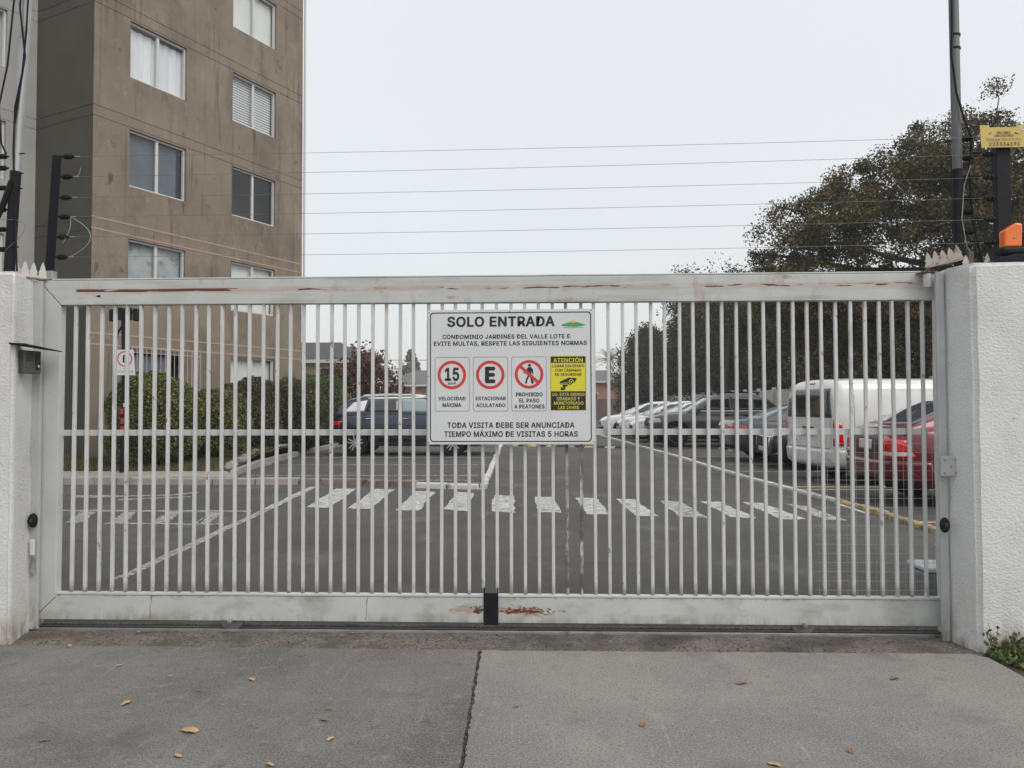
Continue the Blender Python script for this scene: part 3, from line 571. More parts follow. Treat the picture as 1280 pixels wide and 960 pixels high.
# masts (conduit pipes) on both pillars
galv_d = M('dull_grey_pipe', (.115, .12, .125), (.17, .175, .18), 12, .55, .3, stretch=(1, 1, .15))
def mast(label, base, top, zc_, cable_seed, side):
    t = thing('conduit_mast', label, 'mast', base); b = Vector(base)
    top = Vector(top) - b; k = (zc_ - b.z) / top.z; j = top * k
    MB().tube([(0, 0, 0), j], .030, 14).build('sleeve', blackm, t, smooth=True)
    MB().tube([j, top], [.027, .027], 14).build('pipe', galv_d if side > 0 else galv, t, smooth=True)
    return t
mr_ = mast('grey conduit mast with black lower sleeve on the right pillar', (2.47, -.05, 2.13), (2.462, -.05, 5.2), 2.735, 0, 1)
for z in (2.92, 2.80, 2.685, 2.565, 2.48, 2.36): insulator(mr_, (.02, .0, z - 2.13), True, sc=.9)
MB().box(-.06, .09, .015, .02, .775, .785).build('bracket', blackm, mr_)
MB().tube([(-.045, -.02, .22), (-.05, -.03, .45), (-.045, -.02, .68)], .004, 6).build('side_cable', rubber, mr_, smooth=True)
MB().tube([Vector(p) for p in ((-.027, -.035, 3.0), (-.03, -.035, 2.2), (-.035, -.035, 1.45), (-.045, -.04, 1.28), (-.02, -.04, 1.05), (.02, -.04, .9), (.075, -.02, .78), (.055, -.02, .6), (.07, -.02, .3), (.12, -.03, .02))], .006, 8).build('cable', rubber, mr_, smooth=True)
MB().tube([Vector(p) for p in ((.06, -.03, .62), (.02, -.03, .5), (.0, -.035, .3), (.03, -.03, .14), (.05, -.03, .1))], .003, 6).build('cable', steel, mr_, smooth=True)
for z in (1.40, 1.32): MB().lathe([(.0295, 0), (.0295, .012)], 16, Matrix.Translation((0, 0, z))).build('clamp', blackm, mr_)
MB().box(.045, .075, -.02, .01, 0, .12).build('wood_stub', M('weathered_wood', (.22, .19, .155), (.16, .13, .11), 20, .9, stretch=(1, 1, .1)), mr_, bevel=.003)
ml_ = mast('grey conduit mast with tangled black cables on the left pillar', (-3.155, -.2, 2.13), (-3.028, -.2, 4.6), 2.755, 0, -1)
for z, sc in ((2.85, 1), (2.78, .9), (2.66, 1), (2.53, .9), (2.41, 1), (2.29, .9)): insulator(ml_, (-.02, .01, z - 2.13), False, sc=.9)
for z in (2.86, 2.74, 2.65, 2.3): MB().tube([(.015 + (z - 2.13) * .05, -.01, z - 2.13), (.055 + (z - 2.13) * .05, -.01, z - 2.13)], .004, 6).build('stub', blackm, ml_)
for k, pts in enumerate([[(.16, -.04, 2.4), (.13, -.04, 1.9), (.115, -.045, 1.45), (.09, -.04, 1.2), (.05, -.04, 1.0), (.04, -.035, .75), (.05, -.03, .4), (.07, -.03, .02)],
                         [(.14, -.035, 2.4), (.085, -.04, 1.85), (.07, -.04, 1.6), (.11, -.045, 1.3), (.07, -.04, 1.05), (.045, -.035, .9)],
                         [(.12, -.035, 2.4), (.03, -.04, 1.6), (.0, -.04, 1.25), (-.05, -.04, 1.0), (-.03, -.04, .78), (.0, -.04, .72)]]):
    MB().tube([Vector(p) for p in pts], .0055, 7).build('cable', rubber, ml_, smooth=True)
MB().tube([(.03, -.03, .56), (-.02, -.03, .42), (-.12, -.03, .20)], .017, 8).build('flexible_conduit', rubber, ml_, smooth=True)
MB().tube([Vector(p) for p in arc((-.03, -.03, .33), (.0, -.03, .15), (.13, 0, .05))], .0015, 5).build('jumper_wire', wire, ml_)

# orange lamp
la = thing('warning_lamp', 'orange gate warning lamp on a black bracket on the right pillar', 'lamp', (2.640, -.26, 2.14))
MB().box(-.072, .058, -.045, .045, .045, .083).build('lamp_base', blackm, la, bevel=.012)
MB().prism([(-.048, .085), (.046, .085), (.052, .215), (.018, .222), (-.048, .178)], -.03, .03, Mxz).build('lens', orange, la, bevel=.010, seg=3, recalc=True)
MB().lathe([(.006, .0), (.006, .003)], 8, Matrix.Translation((.006, -.031, .135)) @ Mr).build('screw', steel, la)
MB().prism([(-.12, 0), (.09, 0), (.09, .045), (.0, .045), (-.11, .012)], -.04, .04, Mxz).build('bracket', blackm, la, bevel=.006, recalc=True)

# ------------------------------------------------------------ entrance sign on the gate
sg = thing('entrance_sign', 'white SOLO ENTRADA rules sign with red circles and yellow camera notice on the gate', 'sign', (-.172, -.055, 1.5215))
def sxz(X, Y): return (-.4985 + (X - 68) / 1013 * .997, .4035 - (Y - 80) / 808 * .807)
def rrect(X0, Y0, X1, Y1, r, n=5):
    (a, b), (c, d) = sxz(X0, Y1), sxz(X1, Y0); rr = r / 1013; out = []
    for cx, cz, t0 in ((c - rr, d - rr, 0), (a + rr, d - rr, 90), (a + rr, b + rr, 180), (c - rr, b + rr, 270)):
        out += [(cx + rr * math.cos(R(t0 + 90 * k / n)), cz + rr * math.sin(R(t0 + 90 * k / n))) for k in range(n + 1)]
    return out
def flat(poly, y, m, name): return MB().add([(p[0], y, p[1]) for p in poly], [tuple(range(len(poly)))]).build(name, m, sg)
def ring(outer, inner, y, m, name):
    n = len(outer); return MB().add([(p[0], y, p[1]) for p in outer] + [(p[0], y, p[1]) for p in inner], [(i, (i + 1) % n, n + (i + 1) % n, n + i) for i in range(n)]).build(name, m, sg)
MB().prism(rrect(68, 80, 1081, 888, 14), -.004, .0, Mxz).build('board', signw, sg, bevel=.001, recalc=True)
ring(rrect(81, 96, 1062, 873, 22), rrect(87, 102, 1056, 867, 18), -.0048, ink, 'border')
for x0, x1 in ((111, 323), (344, 557), (578, 791)): ring(rrect(x0, 364, x1, 690, 12), rrect(x0 + 3, 367, x1 - 3, 687, 10), -.0048, greyp, 'panel_outline')
def circ(X, Y, r, n=48): a = sxz(X, Y); return [(a[0] + r / 1013 * .997 * math.cos(2 * PI * k / n), a[1] + r / 1013 * .997 * math.sin(2 * PI * k / n)) for k in range(n)]
for X, Y in ((215, 472), (449, 472), (685, 470)): ring(circ(X, Y, 87), circ(X, Y, 69), -.0048, redp, 'red_ring')
def T(txt, X0, X1, Y0, Y1, m=ink, off=.020, y=-.0052): (a, d), (c, b) = sxz(X0, Y0), sxz(X1, Y1); letters(txt, a, c, b, d, m, sg, y, off=off)
T('SOLO ENTRADA', 187, 842, 121, 184, off=.03)
T('CONDOMINIO JARDINES DEL VALLE LOTE E', 158, 934, 230, 256); T('EVITE MULTAS, RESPETE LAS SIGUIENTES NORMAS', 105, 1035, 270, 302)
T('15', 172, 260, 428, 508, off=.03); T('km/h', 193, 240, 514, 531); T('E', 417, 480, 423, 522, off=.05)
T('VELOCIDAD', 133, 298, 602, 624); T('M\u00c1XIMA', 158, 272, 634, 664); T('ESTACIONAR', 360, 543, 602, 624); T('ACULATADO', 363, 540, 643, 665)
T('PROHIBIDO', 605, 767, 578, 602); T('EL PASO', 625, 747, 614, 638); T('A PEATONES', 595, 778, 650, 674)
T('TODA VISITA DEBE SER ANUNCIADA', 187, 958, 756, 790); T('TIEMPO M\u00c1XIMO DE VISITAS 5 HORAS', 168, 978, 800, 843)
flat(rrect(812, 360, 1030, 688, 2), -.0046, yelp, 'yellow_panel'); flat(rrect(818, 366, 1025, 403, 1), -.0050, ink, 'panel_header'); flat(rrect(818, 572, 1025, 683, 1), -.0050, ink, 'panel_footer')
ring(rrect(816, 364, 1027, 685, 1), rrect(818, 366, 1025, 683, 1), -.0049, ink, 'panel_outline')
T('ATENCI\u00d3N', 832, 1010, 368, 399, yelp, .02, -.0054); T('LUGAR EQUIPADO', 825, 1018, 412, 430); T('CON C\u00c1MARAS', 842, 1000, 433, 455); T('DE SEGURIDAD', 842, 1002, 463, 480)
T('UD. EST\u00c1 SIENDO', 825, 1019, 577, 600, yelp, .015, -.0054); T('GRABADO Y', 853, 992, 606, 627, yelp, .015, -.0054); T('MONITOREADO', 835, 1012, 633, 652, yelp, .015, -.0054); T('LAS 24HRS', 860, 985, 659, 679, yelp, .015, -.0054)
# camera pictogram
def F(pts, m, y=-.0050, name='pictogram'): return flat([sxz(*p) for p in pts], y, m, name)
F([(870, 519), (876, 511), (925, 491), (968, 493), (972, 499), (958, 524), (934, 536), (918, 528), (872, 530)], ink)
F([(884, 533), (917, 531), (920, 540), (905, 545), (903, 560), (892, 560), (890, 546)], ink, -.0051); F([(876, 549), (886, 546), (890, 558), (903, 560), (900, 565), (884, 566), (876, 566)], ink, -.0052)
flat(circ(940, 516, 16, 24), -.0053, yelp, 'pictogram'); flat(circ(940, 516, 12, 24), -.0055, ink, 'pictogram'); flat(circ(940, 516, 5, 16), -.0057, yelp, 'pictogram')
F([(873, 524), (918, 520), (917, 523), (873, 527)], yelp, -.0053)
# walking figure with the red bar
flat(circ(688, 416, 9, 20), -.0050, ink, 'pictogram')
F([(680, 427), (697, 427), (708, 440), (711, 466), (706, 470), (700, 448), (699, 468), (680, 468), (677, 448), (670, 462), (654, 466), (652, 460), (665, 455), (672, 436)], ink)
F([(680, 466), (690, 468), (684, 486), (674, 506), (671, 526), (661, 524), (665, 502), (674, 484)], ink, -.0051)
F([(689, 466), (700, 466), (704, 488), (713, 522), (708, 527), (700, 524), (694, 496), (684, 474)], ink, -.0052)
F([(624, 427), (637, 414), (747, 512), (735, 526)], redp, -.0056, 'red_bar')
# hill logo
F([(876, 178), (900, 168), (925, 160), (952, 157), (980, 160), (1005, 168), (1030, 176), (1000, 183), (952, 187), (905, 184)], greenp, -.005, 'logo_hill')
F([(930, 159), (942, 152), (952, 150), (962, 152), (972, 159), (952, 166)], goldp, -.0053, 'logo_sun'); F([(892, 191), (1014, 189), (1014, 192), (892, 194)], greyp, -.005, 'logo_line')
for X, Y in ((76, 97), (1062, 88), (1074, 872), (74, 872), (568, 92), (568, 872), (70, 480), (1063, 474)):
    a = sxz(X, Y); MB().lathe([(.004, 0), (.004, .002), (.002, .003)], 10, Matrix.Translation((a[0], -.005, a[1])) @ Mr).build('rivet', steel, sg)

# ------------------------------------------------------------ foliage tools
def leaf_mesh(pts, size, jitter=.5, aspect=1.7, nrm=None):
    n = len(pts); th = rng.uniform(0, 2 * PI, n); ph = np.arccos(rng.uniform(-1, 1, n))
    a = np.stack([np.sin(ph) * np.cos(th), np.sin(ph) * np.sin(th), np.cos(ph)], 1)
    if nrm is not None: a = a - (a * nrm).sum(1, keepdims=True) * nrm * .6; a /= np.linalg.norm(a, axis=1, keepdims=True)
    r = rng.normal(size=(n, 3)); b = np.cross(a, r); b /= np.linalg.norm(b, axis=1, keepdims=True)
    s = size * rng.uniform(1 - jitter, 1 + jitter, (n, 1)); a = a * s * aspect / 2; b = b * s / 2
    v = np.concatenate([pts - a, pts + b, pts + a, pts - b], 1).reshape(-1, 3); return v
def leaves_obj(name, v, m, parent, kind=None, loc=None):
    n = len(v) // 4; me = bpy.data.meshes.new(name); me.vertices.add(len(v)); me.vertices.foreach_set('co', v.astype(np.float32).ravel())
    me.loops.add(n * 4); me.loops.foreach_set('vertex_index', np.arange(n * 4, dtype=np.int32)); me.polygons.add(n); me.polygons.foreach_set('loop_start', np.arange(0, n * 4, 4, dtype=np.int32))
    me.polygons.foreach_set('loop_total', np.full(n, 4, dtype=np.int32)); me.update(calc_edges=True); me.materials.append(m)
    o = bpy.data.objects.new(name, me); C.objects.link(o); o.parent = parent
    if loc: o.location = loc
    if kind: o['kind'] = kind
    return o
lf_bush = M('topiary_leaves', (.05, .07, .02), (.02, .03, .012), rough=.6, island=[(.045, .058, .014), (.105, .13, .030), (.20, .21, .055), (.16, .11, .04)])
lf_bush2 = M('topiary_leaves_bronze', (.05, .05, .02), (.03, .022, .012), rough=.6, island=[(.035, .040, .014), (.08, .088, .028), (.13, .11, .042), (.08, .055, .028)])
lf_bushg = M('topiary_leaves_green', (.06, .1, .02), (.03, .06, .015), rough=.6, island=[(.04, .07, .012), (.09, .14, .026), (.14, .19, .04)])
lf_tree = M('autumn_leaves', (.05, .06, .02), (.026, .034, .013), rough=.65, spec=.25, island=[(.022, .036, .012), (.05, .064, .020), (.09, .095, .030), (.16, .11, .04), (.27, .11, .04)])
lf_dark = M('evergreen_leaves', (.03, .04, .02), (.012, .020, .010), rough=.7, spec=.2, island=[(.020, .030, .012), (.042, .056, .020), (.080, .086, .034), (.10, .07, .03)])
lf_red = M('red_autumn_leaves', (.1, .03, .015), (.06, .035, .02), rough=.65, island=[(.05, .022, .014), (.11, .035, .018), (.17, .06, .025), (.06, .04, .02)])
lf_weed = M('weed_leaves', (.05, .09, .02), (.09, .12, .03), rough=.6, island=[(.03, .05, .012), (.06, .10, .02), (.11, .14, .035), (.16, .13, .06)])
lf_far = M('haze_paled_leaves', (.08, .09, .07), None, rough=.8, island=[(.08, .09, .07), (.13, .145, .11)])  # leaf colour lightened to imitate fading into the haze
bark = M('bark', (.045, .038, .032), (.075, .065, .055), 9, .95, bump=.8, bsc=25, stretch=(1, 1, .2))
darkcore = M('dark_foliage_core', (.012, .013, .009), (.022, .02, .014), 8, 1)  # near-black solid added inside the foliage to make it opaque
grassm = M('grass_blades', (.05, .07, .02), None, rough=.7, island=[(.04, .05, .015), (.07, .09, .025), (.11, .10, .04), (.12, .08, .035)])

def bush(label, p, rx, ry, h, mat, n, seed, square=.92):
    r = np.random.default_rng(seed); t = thing('topiary_bush', label, 'bush', p, 0, 'clipped bushes in front of the brown building')
    u = r.normal(size=(n, 3)); u /= np.linalg.norm(u, axis=1, keepdims=True)
    e = np.sign(u) * np.abs(u) ** square; e /= (np.abs(e) ** 2.6).sum(1, keepdims=True) ** (1 / 2.6)
    lump = 1 + .06 * np.sin(e[:, 0] * 6 + seed) * np.sin(e[:, 1] * 5 + 1) + .06 * np.sin(e[:, 2] * 7 + e[:, 0] * 4 + seed * 2)
    rad = (1 - np.abs(r.normal(0, .055, n))) * lump * (1 + .035 * np.sin(e[:, 0] * 17 + seed) * np.sin(e[:, 1] * 15) * np.sin(e[:, 2] * 16 + 2)) + (r.random(n) < .05) * r.uniform(0, .06, n)
    P = e * rad[:, None] * np.array([rx, ry, h / 2]) + np.array([0, 0, h / 2 - .02])
    leaves_obj('foliage', leaf_mesh(P, .027, .5, 1.7), mat, t, kind=None)
    mb = MB()
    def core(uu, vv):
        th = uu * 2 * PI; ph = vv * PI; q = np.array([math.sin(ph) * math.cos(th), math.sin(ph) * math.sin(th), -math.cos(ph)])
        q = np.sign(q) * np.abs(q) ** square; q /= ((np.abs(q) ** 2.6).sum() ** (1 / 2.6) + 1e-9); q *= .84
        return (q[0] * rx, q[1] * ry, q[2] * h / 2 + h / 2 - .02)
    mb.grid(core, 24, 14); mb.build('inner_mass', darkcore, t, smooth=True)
    st = MB()
    for k in range(5): a = k * 1.3; st.tube([(.08 * math.cos(a), .08 * math.sin(a), -.15), (.2 * rx * math.cos(a) * 2, .2 * ry * math.sin(a) * 2, .4)], .03, 6)
    st.build('stem', bark, t); return t
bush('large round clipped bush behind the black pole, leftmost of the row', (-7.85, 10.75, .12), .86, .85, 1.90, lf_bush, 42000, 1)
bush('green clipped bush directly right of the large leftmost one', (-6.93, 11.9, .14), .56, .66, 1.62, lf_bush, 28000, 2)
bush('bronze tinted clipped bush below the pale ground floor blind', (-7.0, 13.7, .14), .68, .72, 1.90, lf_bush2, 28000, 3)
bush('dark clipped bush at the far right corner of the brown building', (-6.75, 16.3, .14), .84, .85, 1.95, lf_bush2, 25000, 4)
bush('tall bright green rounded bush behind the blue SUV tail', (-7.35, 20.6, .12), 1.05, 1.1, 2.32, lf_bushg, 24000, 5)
# grass on the lawn
n = 26000; gx = rng.uniform(-11.5, -6.3, n); gy = rng.uniform(9.8, 13.5, n); gz = np.array([lawnz((0, y)) for y in gy])
h = rng.uniform(.04, .12, n); base = np.stack([gx, gy, gz], 1); lean = rng.normal(0, .03, (n, 3)); lean[:, 2] = h; wv = rng.normal(size=(n, 3)) * np.array([1, 1, 0]); wv /= np.linalg.norm(wv, axis=1, keepdims=True); wv *= .006
v = np.concatenate([base - wv, base + wv, base + lean + wv * .2, base + lean - wv * .2], 1).reshape(-1, 3)
g = leaves_obj('grass', v, grassm, None, 'stuff'); g['label'] = 'rough grass around the clipped bushes'
# edging stones
stone_m = M('edging_stone', (.17, .165, .155), (.28, .27, .255), 6, .9, bump=.5, bsc=20)
def stone(p, s, seed):
    r = random.Random(seed); bm = bmesh.new(); bmesh.ops.create_icosphere(bm, subdivisions=2, radius=1)
    from mathutils import noise
    for v in bm.verts: v.co = Vector((v.co.x * s * 1.3, v.co.y * s, v.co.z * s * .6)) * (1 + .35 * noise.noise(v.co * 1.3 + Vector((seed, 0, 0))))
    me = bpy.data.meshes.new('edging_stone'); bm.to_mesh(me); bm.free(); me.materials.append(stone_m); me.shade_smooth(); me.set_sharp_from_angle(angle=R(35))
    o = bpy.data.objects.new('edging_stone', me); C.objects.link(o); o.location = p; o.rotation_euler = (0, 0, r.uniform(0, 6)); return tag(o, 'pale rough stone lying inside the kerb below the clipped bushes', 'stone', 'stones edging the bush bed')
for k in range(26):
    t = k / 25; y = 10.3 + 8 * t; x = bedx(y) - .16 + random.uniform(-.09, .06)
    stone((x, y, lawnz((0, y)) + .035), random.uniform(.06, .13), k)

# ------------------------------------------------------------ trees
def branch_tree(name, label, base, trunk, blobs, nclump, nleaf, size, mat, spread=.38, seed=1, trunk_r=.2, cat='tree', group=None, twigs=0):
    """blobs: list of (cx,cy,cz,rx,ry,rz) local crown volumes; trunk: list of local points"""
    r = np.random.default_rng(seed); t = thing(name, label, cat, base, 0, group)
    tr = [Vector(p) for p in trunk]; mbt = MB(); mbt.tube(tr, [trunk_r * (1 - .55 * i / (len(tr) - 1)) for i in range(len(tr))], 10)
    wts = np.array([b[3] * b[4] * b[5] for b in blobs]); wts = wts / wts.sum(); nodes = [(p, trunk_r * .4) for p in tr[1:]]
    cl = []
    mbl = MB()
    for bi, b in enumerate(blobs):
        c = Vector(b[:3]); s0 = min(tr, key=lambda q: (q - c).length + (3 if q.z > c.z + .3 else 0) * 1.0 + (5 if q.z < 1.2 else 0))
        mid = s0.lerp(c, .5) + Vector(r.normal(0, .3, 3)); pts = [s0, s0.lerp(mid, .5) + Vector(r.normal(0, .1, 3)), mid, mid.lerp(c, .6) + Vector(r.normal(0, .12, 3)), c]
        rr = trunk_r * .45; mbl.tube(pts, [rr, rr * .8, rr * .6, rr * .4, rr * .25], 7); nodes += [(p, rr * .4) for p in pts[2:]] 
    NP = np.array([p[0][:] for p in nodes])
    for k in range(nclump):
        b = blobs[r.choice(len(blobs), p=wts)]; u = r.normal(size=3); u /= np.linalg.norm(u); rad = r.random() ** .38
        p = np.array(b[:3]) + u * rad * np.array(b[3:6]); cl.append(p)
        d = np.linalg.norm(NP - p, axis=1); j = int(d.argmin()); a = Vector(NP[j]); q = Vector(p)
        m_ = a.lerp(q, .5) + Vector(r.normal(0, .12, 3)); mbl.tube([a, m_, q], [.022, .014, .005], 4, cap=False)
        if k % 3 == 0: NP = np.vstack([NP, p, m_[:]])
    cl = np.array(cl); sp = spread * r.uniform(.55, 1.2, (len(cl), 1)); cnt = r.uniform(.35, 1.6, len(cl)); cnt = np.maximum(3, (cnt * nleaf).astype(int))
    idx = np.repeat(np.arange(len(cl)), cnt); P = cl[idx] + np.clip(r.normal(size=(len(idx), 3)), -1.7, 1.7) * sp[idx] * np.array([1, 1, .75])
    mbt.build('trunk', bark, t, smooth=True); mbl.build('branches', bark, t)
    leaves_obj('foliage', leaf_mesh(P, size, .5, 1.8), mat, t); return t
# the big autumn tree right of the gate
branch_tree('broadleaf_tree', 'large bronze and green autumn tree rising above the right end of the gate', (12.2, 17.0, 0),
    [(0, 0, -.1), (.1, 0, 1.2), (.0, .1, 2.4), (-.2, 0, 3.6), (-.1, .1, 5.0), (.2, 0, 6.6)],
    [(-4.7, -0.5, 5.8, 1.6, 1.8, 1.35), (-3.1, 0, 6.5, 1.6, 2, 1.5), (-2.4, 0.3, 3.9, 2.2, 2, 1.1), (-1.3, 0, 7.4, 1.5, 2, 1.5), (-0.2, 0, 8.2, 1.3, 1.5, 1.4), (-0.2, -0.4, 5.7, 2.2, 2, 1.7), (-4.9, -.3, 4.3, 1.5, 1.5, 1.0), (-4.1, 0, 7.5, .22, .22, .7), (-2.6, 0, 8.0, .25, .25, .75), (-2.0, .2, 8.4, .2, .2, .7), (-.6, 0, 8.8, .3, .3, .7), (-5.5, 0, 6.9, .25, .25, .5), (1.3, 0, 8.2, .5, .5, .7), (2.4, 0, 7.7, .6, .6, .7), (-6.3, 0, 5.6, .3, .3, .3), (1.7, 0, 7.1, 1.6, 2, 1.5), (3, 0, 5.9, 1.8, 2, 1.7), (1.3, -0.5, 4, 2.4, 2, 1.3), (4.6, 0, 5.7, 2, 2, 1.6), (-3.7, 1, 3.5, 1.7, 1.5, 0.9), (0.5, 0, 9.2, 0.55, 0.5, 1.1), (-1.7, 0, 8.4, 0.4, 0.4, 0.8), (-3.9, 0, 7.1, 0.5, 0.5, 0.7), (1.6, 0, 8.6, 0.7, 0.6, 0.9), (-5.6, 0, 4.4, 0.6, 0.6, 0.6), (-0.9, 0, 8.7, 0.3, 0.3, 0.7)],
    1250, 230, .040, lf_tree, .21, 5, .26)
branch_tree('broadleaf_tree', 'bare twiggy bronze tree low behind the white van roof', (13.4, 24, 0),
    [(0, 0, -.1), (.3, 0, 1.2), (-.2, .1, 2.2), (.2, 0, 3.4)], [(-1.6, 0, 2.9, 1.8, 1.5, 1.2), (.6, 0, 3.2, 2, 1.5, 1.5), (2.5, 0, 2.7, 1.8, 1.5, 1.3), (-3.2, 0, 2.4, 1.3, 1.2, .9)], 260, 80, .075, lf_tree, .34, 9, .2)
branch_tree('broadleaf_tree', 'bronze leaved tree over the concrete wall behind the red car', (12.4, 12.5, 0),
    [(0, 0, -.1), (.2, 0, 1.5), (-.1, .1, 2.6), (.1, 0, 3.6)], [(-.3, 0, 3.3, 1.6, 1.5, 1.0), (1.6, 0, 3.6, 1.9, 1.5, 1.3), (-1.0, .5, 2.9, .9, 1, .6)], 170, 90, .07, lf_tree, .32, 12, .16)
def conifer(label, p, h, rad, seed, n, size=.07, name='evergreen_tree', mat=None, group='dark evergreen trees behind the car park wall'):
    r = np.random.default_rng(seed); t = thing(name, label, 'tree', p, 0, group)
    nc = n // 60; z = r.random(nc) ** .8; prof = np.sin(np.clip(z * .85 + .15, 0, 1) * PI) ** .55 * (1 - z * .25)
    th = r.uniform(0, 2 * PI, nc); rr = rad * prof * (1 + .22 * r.normal(size=nc)) * np.sqrt(r.uniform(.55, 1, nc))
    c = np.stack([rr * np.cos(th), rr * np.sin(th), .3 + z * (h - .4)], 1); idx = np.repeat(np.arange(nc), 60)
    P = c[idx] + r.normal(size=(len(idx), 3)) * np.array([.24, .24, .30]); leaves_obj('foliage', leaf_mesh(P, size, .5, 1.9), mat or lf_dark, t)
    MB().tube([(0, 0, -.1), (0, 0, h * .8)], [rad * .12, .03], 8).build('trunk', bark, t, smooth=True)
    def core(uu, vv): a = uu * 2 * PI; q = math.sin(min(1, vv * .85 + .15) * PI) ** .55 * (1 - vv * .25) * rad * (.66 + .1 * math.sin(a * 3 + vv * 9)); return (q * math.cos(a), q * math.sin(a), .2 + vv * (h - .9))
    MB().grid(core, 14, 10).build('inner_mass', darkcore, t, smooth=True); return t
cons = [((8.3, 55, 0), 7.2, 2.6), ((10.8, 49, 0), 8.4, 2.9), ((11.6, 43, 0), 8.6, 2.8), ((12.2, 37.5, 0), 7.8, 2.7), ((13.0, 33, 0), 7.0, 2.6), ((14.2, 29.5, 0), 6.2, 2.5), ((16.3, 27.5, 0), 6.0, 2.5), ((15.6, 33, 0), 7.5, 2.6), ((18.6, 27, 0), 6.0, 2.6)]
lab = ['farthest dark evergreen, leftmost of the row, nearest the sign edge', 'second dark evergreen from the left behind the white cars', 'tall dark evergreen behind the pale parked cars', 'dark evergreen behind the grey SUV bonnet', 'dark evergreen behind the grey SUV roof rack',
       'dark evergreen behind the concrete wall pillar', 'dark evergreen behind the white van rear', 'dark evergreen filling the gap behind the front row', 'dark evergreen behind the white van side']
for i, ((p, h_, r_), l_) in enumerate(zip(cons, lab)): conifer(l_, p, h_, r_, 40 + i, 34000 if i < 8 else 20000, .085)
branch_tree('broadleaf_tree', 'thin twiggy green treetop showing just above the middle right of the gate', (9.8, 36, 0), [(0, 0, -.1), (0, 0, 3), (.2, 0, 5.5)], [(-1.6, 0, 7.7, 1.3, 1, .9), (.6, 0, 7.9, 1.5, 1, .9), (2.4, 0, 8.0, 1.4, 1, .9), (-.6, 0, 6.6, 2.4, 1.2, .9), (2, 0, 6.6, 2.2, 1.2, .9)], 170, 70, .075, lf_tree, .45, 21, .15)
branch_tree('broadleaf_tree', 'red leaved autumn tree behind the blue SUV roof', (-8.3, 30, 0), [(0, 0, -.1), (.1, 0, 1.2), (-.15, 0, 2.2), (.1, 0, 3.4)],
    [(-.5, 0, 2.7, 1.0, .9, .8), (.9, 0, 2.3, 1.2, .9, .9), (.5, 0, 3.2, .9, .8, .8), (1.6, 0, 1.6, .8, .8, .8), (-.9, 0, 1.8, .9, .8, .9)], 110, 60, .09, lf_red, .3, 33, .12)

# ------------------------------------------------------------ apartment building (local x along the facade, y into the building)
bd = thing('apartment_building', 'brown rendered apartment block with white framed windows behind the gate at left', 'building', (-9.667, 11.527, 0), R(65))
def facade(name, m, Ox, dx, dn, x0, x1, z0, z1, holes, grooves, depth=.16, gd=.009):
    """wall in plane through Ox, along dx, outward normal dn; holes (a,b,c,d) get reveals, grooves (z0,z1) are recessed"""
    Ox = Vector(Ox); dx = Vector(dx); dn = Vector(dn)
    xs = sorted({x0, x1, *[h[0] for h in holes], *[h[1] for h in holes]}); zs = sorted({z0, z1, *[h[2] for h in holes], *[h[3] for h in holes], *[g[0] for g in grooves], *[g[1] for g in grooves]})
    mb = MB()
    def dep(i, j):
        if i < 0 or j < 0 or i >= len(xs) - 1 or j >= len(zs) - 1: return 0
        cx = (xs[i] + xs[i + 1]) / 2; cz = (zs[j] + zs[j + 1]) / 2
        for h in holes:
            if h[0] < cx < h[1] and h[2] < cz < h[3]: return depth
        for g in grooves:
            if g[0] < cz < g[1]: return gd
        return 0
    def P(x, z, d): return Ox + dx * x - dn * d + Vector((0, 0, z))
    for i in range(len(xs) - 1):
        for j in range(len(zs) - 1):
            d = dep(i, j); a, b, c, e = xs[i], xs[i + 1], zs[j], zs[j + 1]
            if d != depth: mb.add([P(a, c, d), P(b, c, d), P(b, e, d), P(a, e, d)], [(0, 1, 2, 3)])
            r = dep(i + 1, j)
            if r != d: mb.add([P(b, c, d), P(b, c, r), P(b, e, r), P(b, e, d)], [(0, 1, 2, 3)])
            u = dep(i, j + 1)
            if u != d and j < len(zs) - 2: mb.add([P(a, e, d), P(b, e, d), P(b, e, u), P(a, e, u)], [(0, 1, 2, 3)])
            l = dep(i - 1, j)
            if i == 0 and l != d and d == depth: mb.add([P(a, c, d), P(a, c, 0), P(a, e, 0), P(a, e, d)], [(0, 1, 2, 3)])
    return mb.build(name, m, bd)
holes = []; HS = 15.6
for k in range(6):
    holes += [(.88, 2.43, 1.35 + 2.5 * k, 2.655 + 2.5 * k), (3.87, 5.43, 1.35 + 2.5 * k, 2.645 + 2.5 * k)]
holes = [h if h[0] > 1 or h[2] < 11 or True else h for h in holes]
gro = [(2.69 + 2.5 * k + .23 * q, 2.708 + 2.5 * k + .23 * q) for k in range(5) for q in (0, 1) if k > 1] 
facade('wall', brownw, (0, 0, 0), (1, 0, 0), (0, -1, 0), 0, 6.5, 0, HS, holes, [g for g in gro if g[0] > 7])
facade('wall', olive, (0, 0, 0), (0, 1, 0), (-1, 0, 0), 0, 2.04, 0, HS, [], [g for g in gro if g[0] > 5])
facade('wall', brownw, (6.5, 0, 0), (0, 1, 0), (1, 0, 0), 0, 9, 0, HS, [], gro)
wh = [(-2.35, -.66, 1.38 + 2.5 * k, 2.67 + 2.5 * k) for k in range(6)] + [(-6.35, -4.7, 1.38 + 2.5 * k, 2.67 + 2.5 * k) for k in range(6)]
facade('wall', greyw, (0, 2.04, 0), (1, 0, 0), (0, -1, 0), -8, 0, 0, HS, wh, gro)
MB().box(-8, 6.5, 8.9, 9.0, 0, HS).build('wall', greyw, bd); MB().box(-8.0, -7.98, 2.05, 8.9, 0, HS).build('wall', greyw, bd)
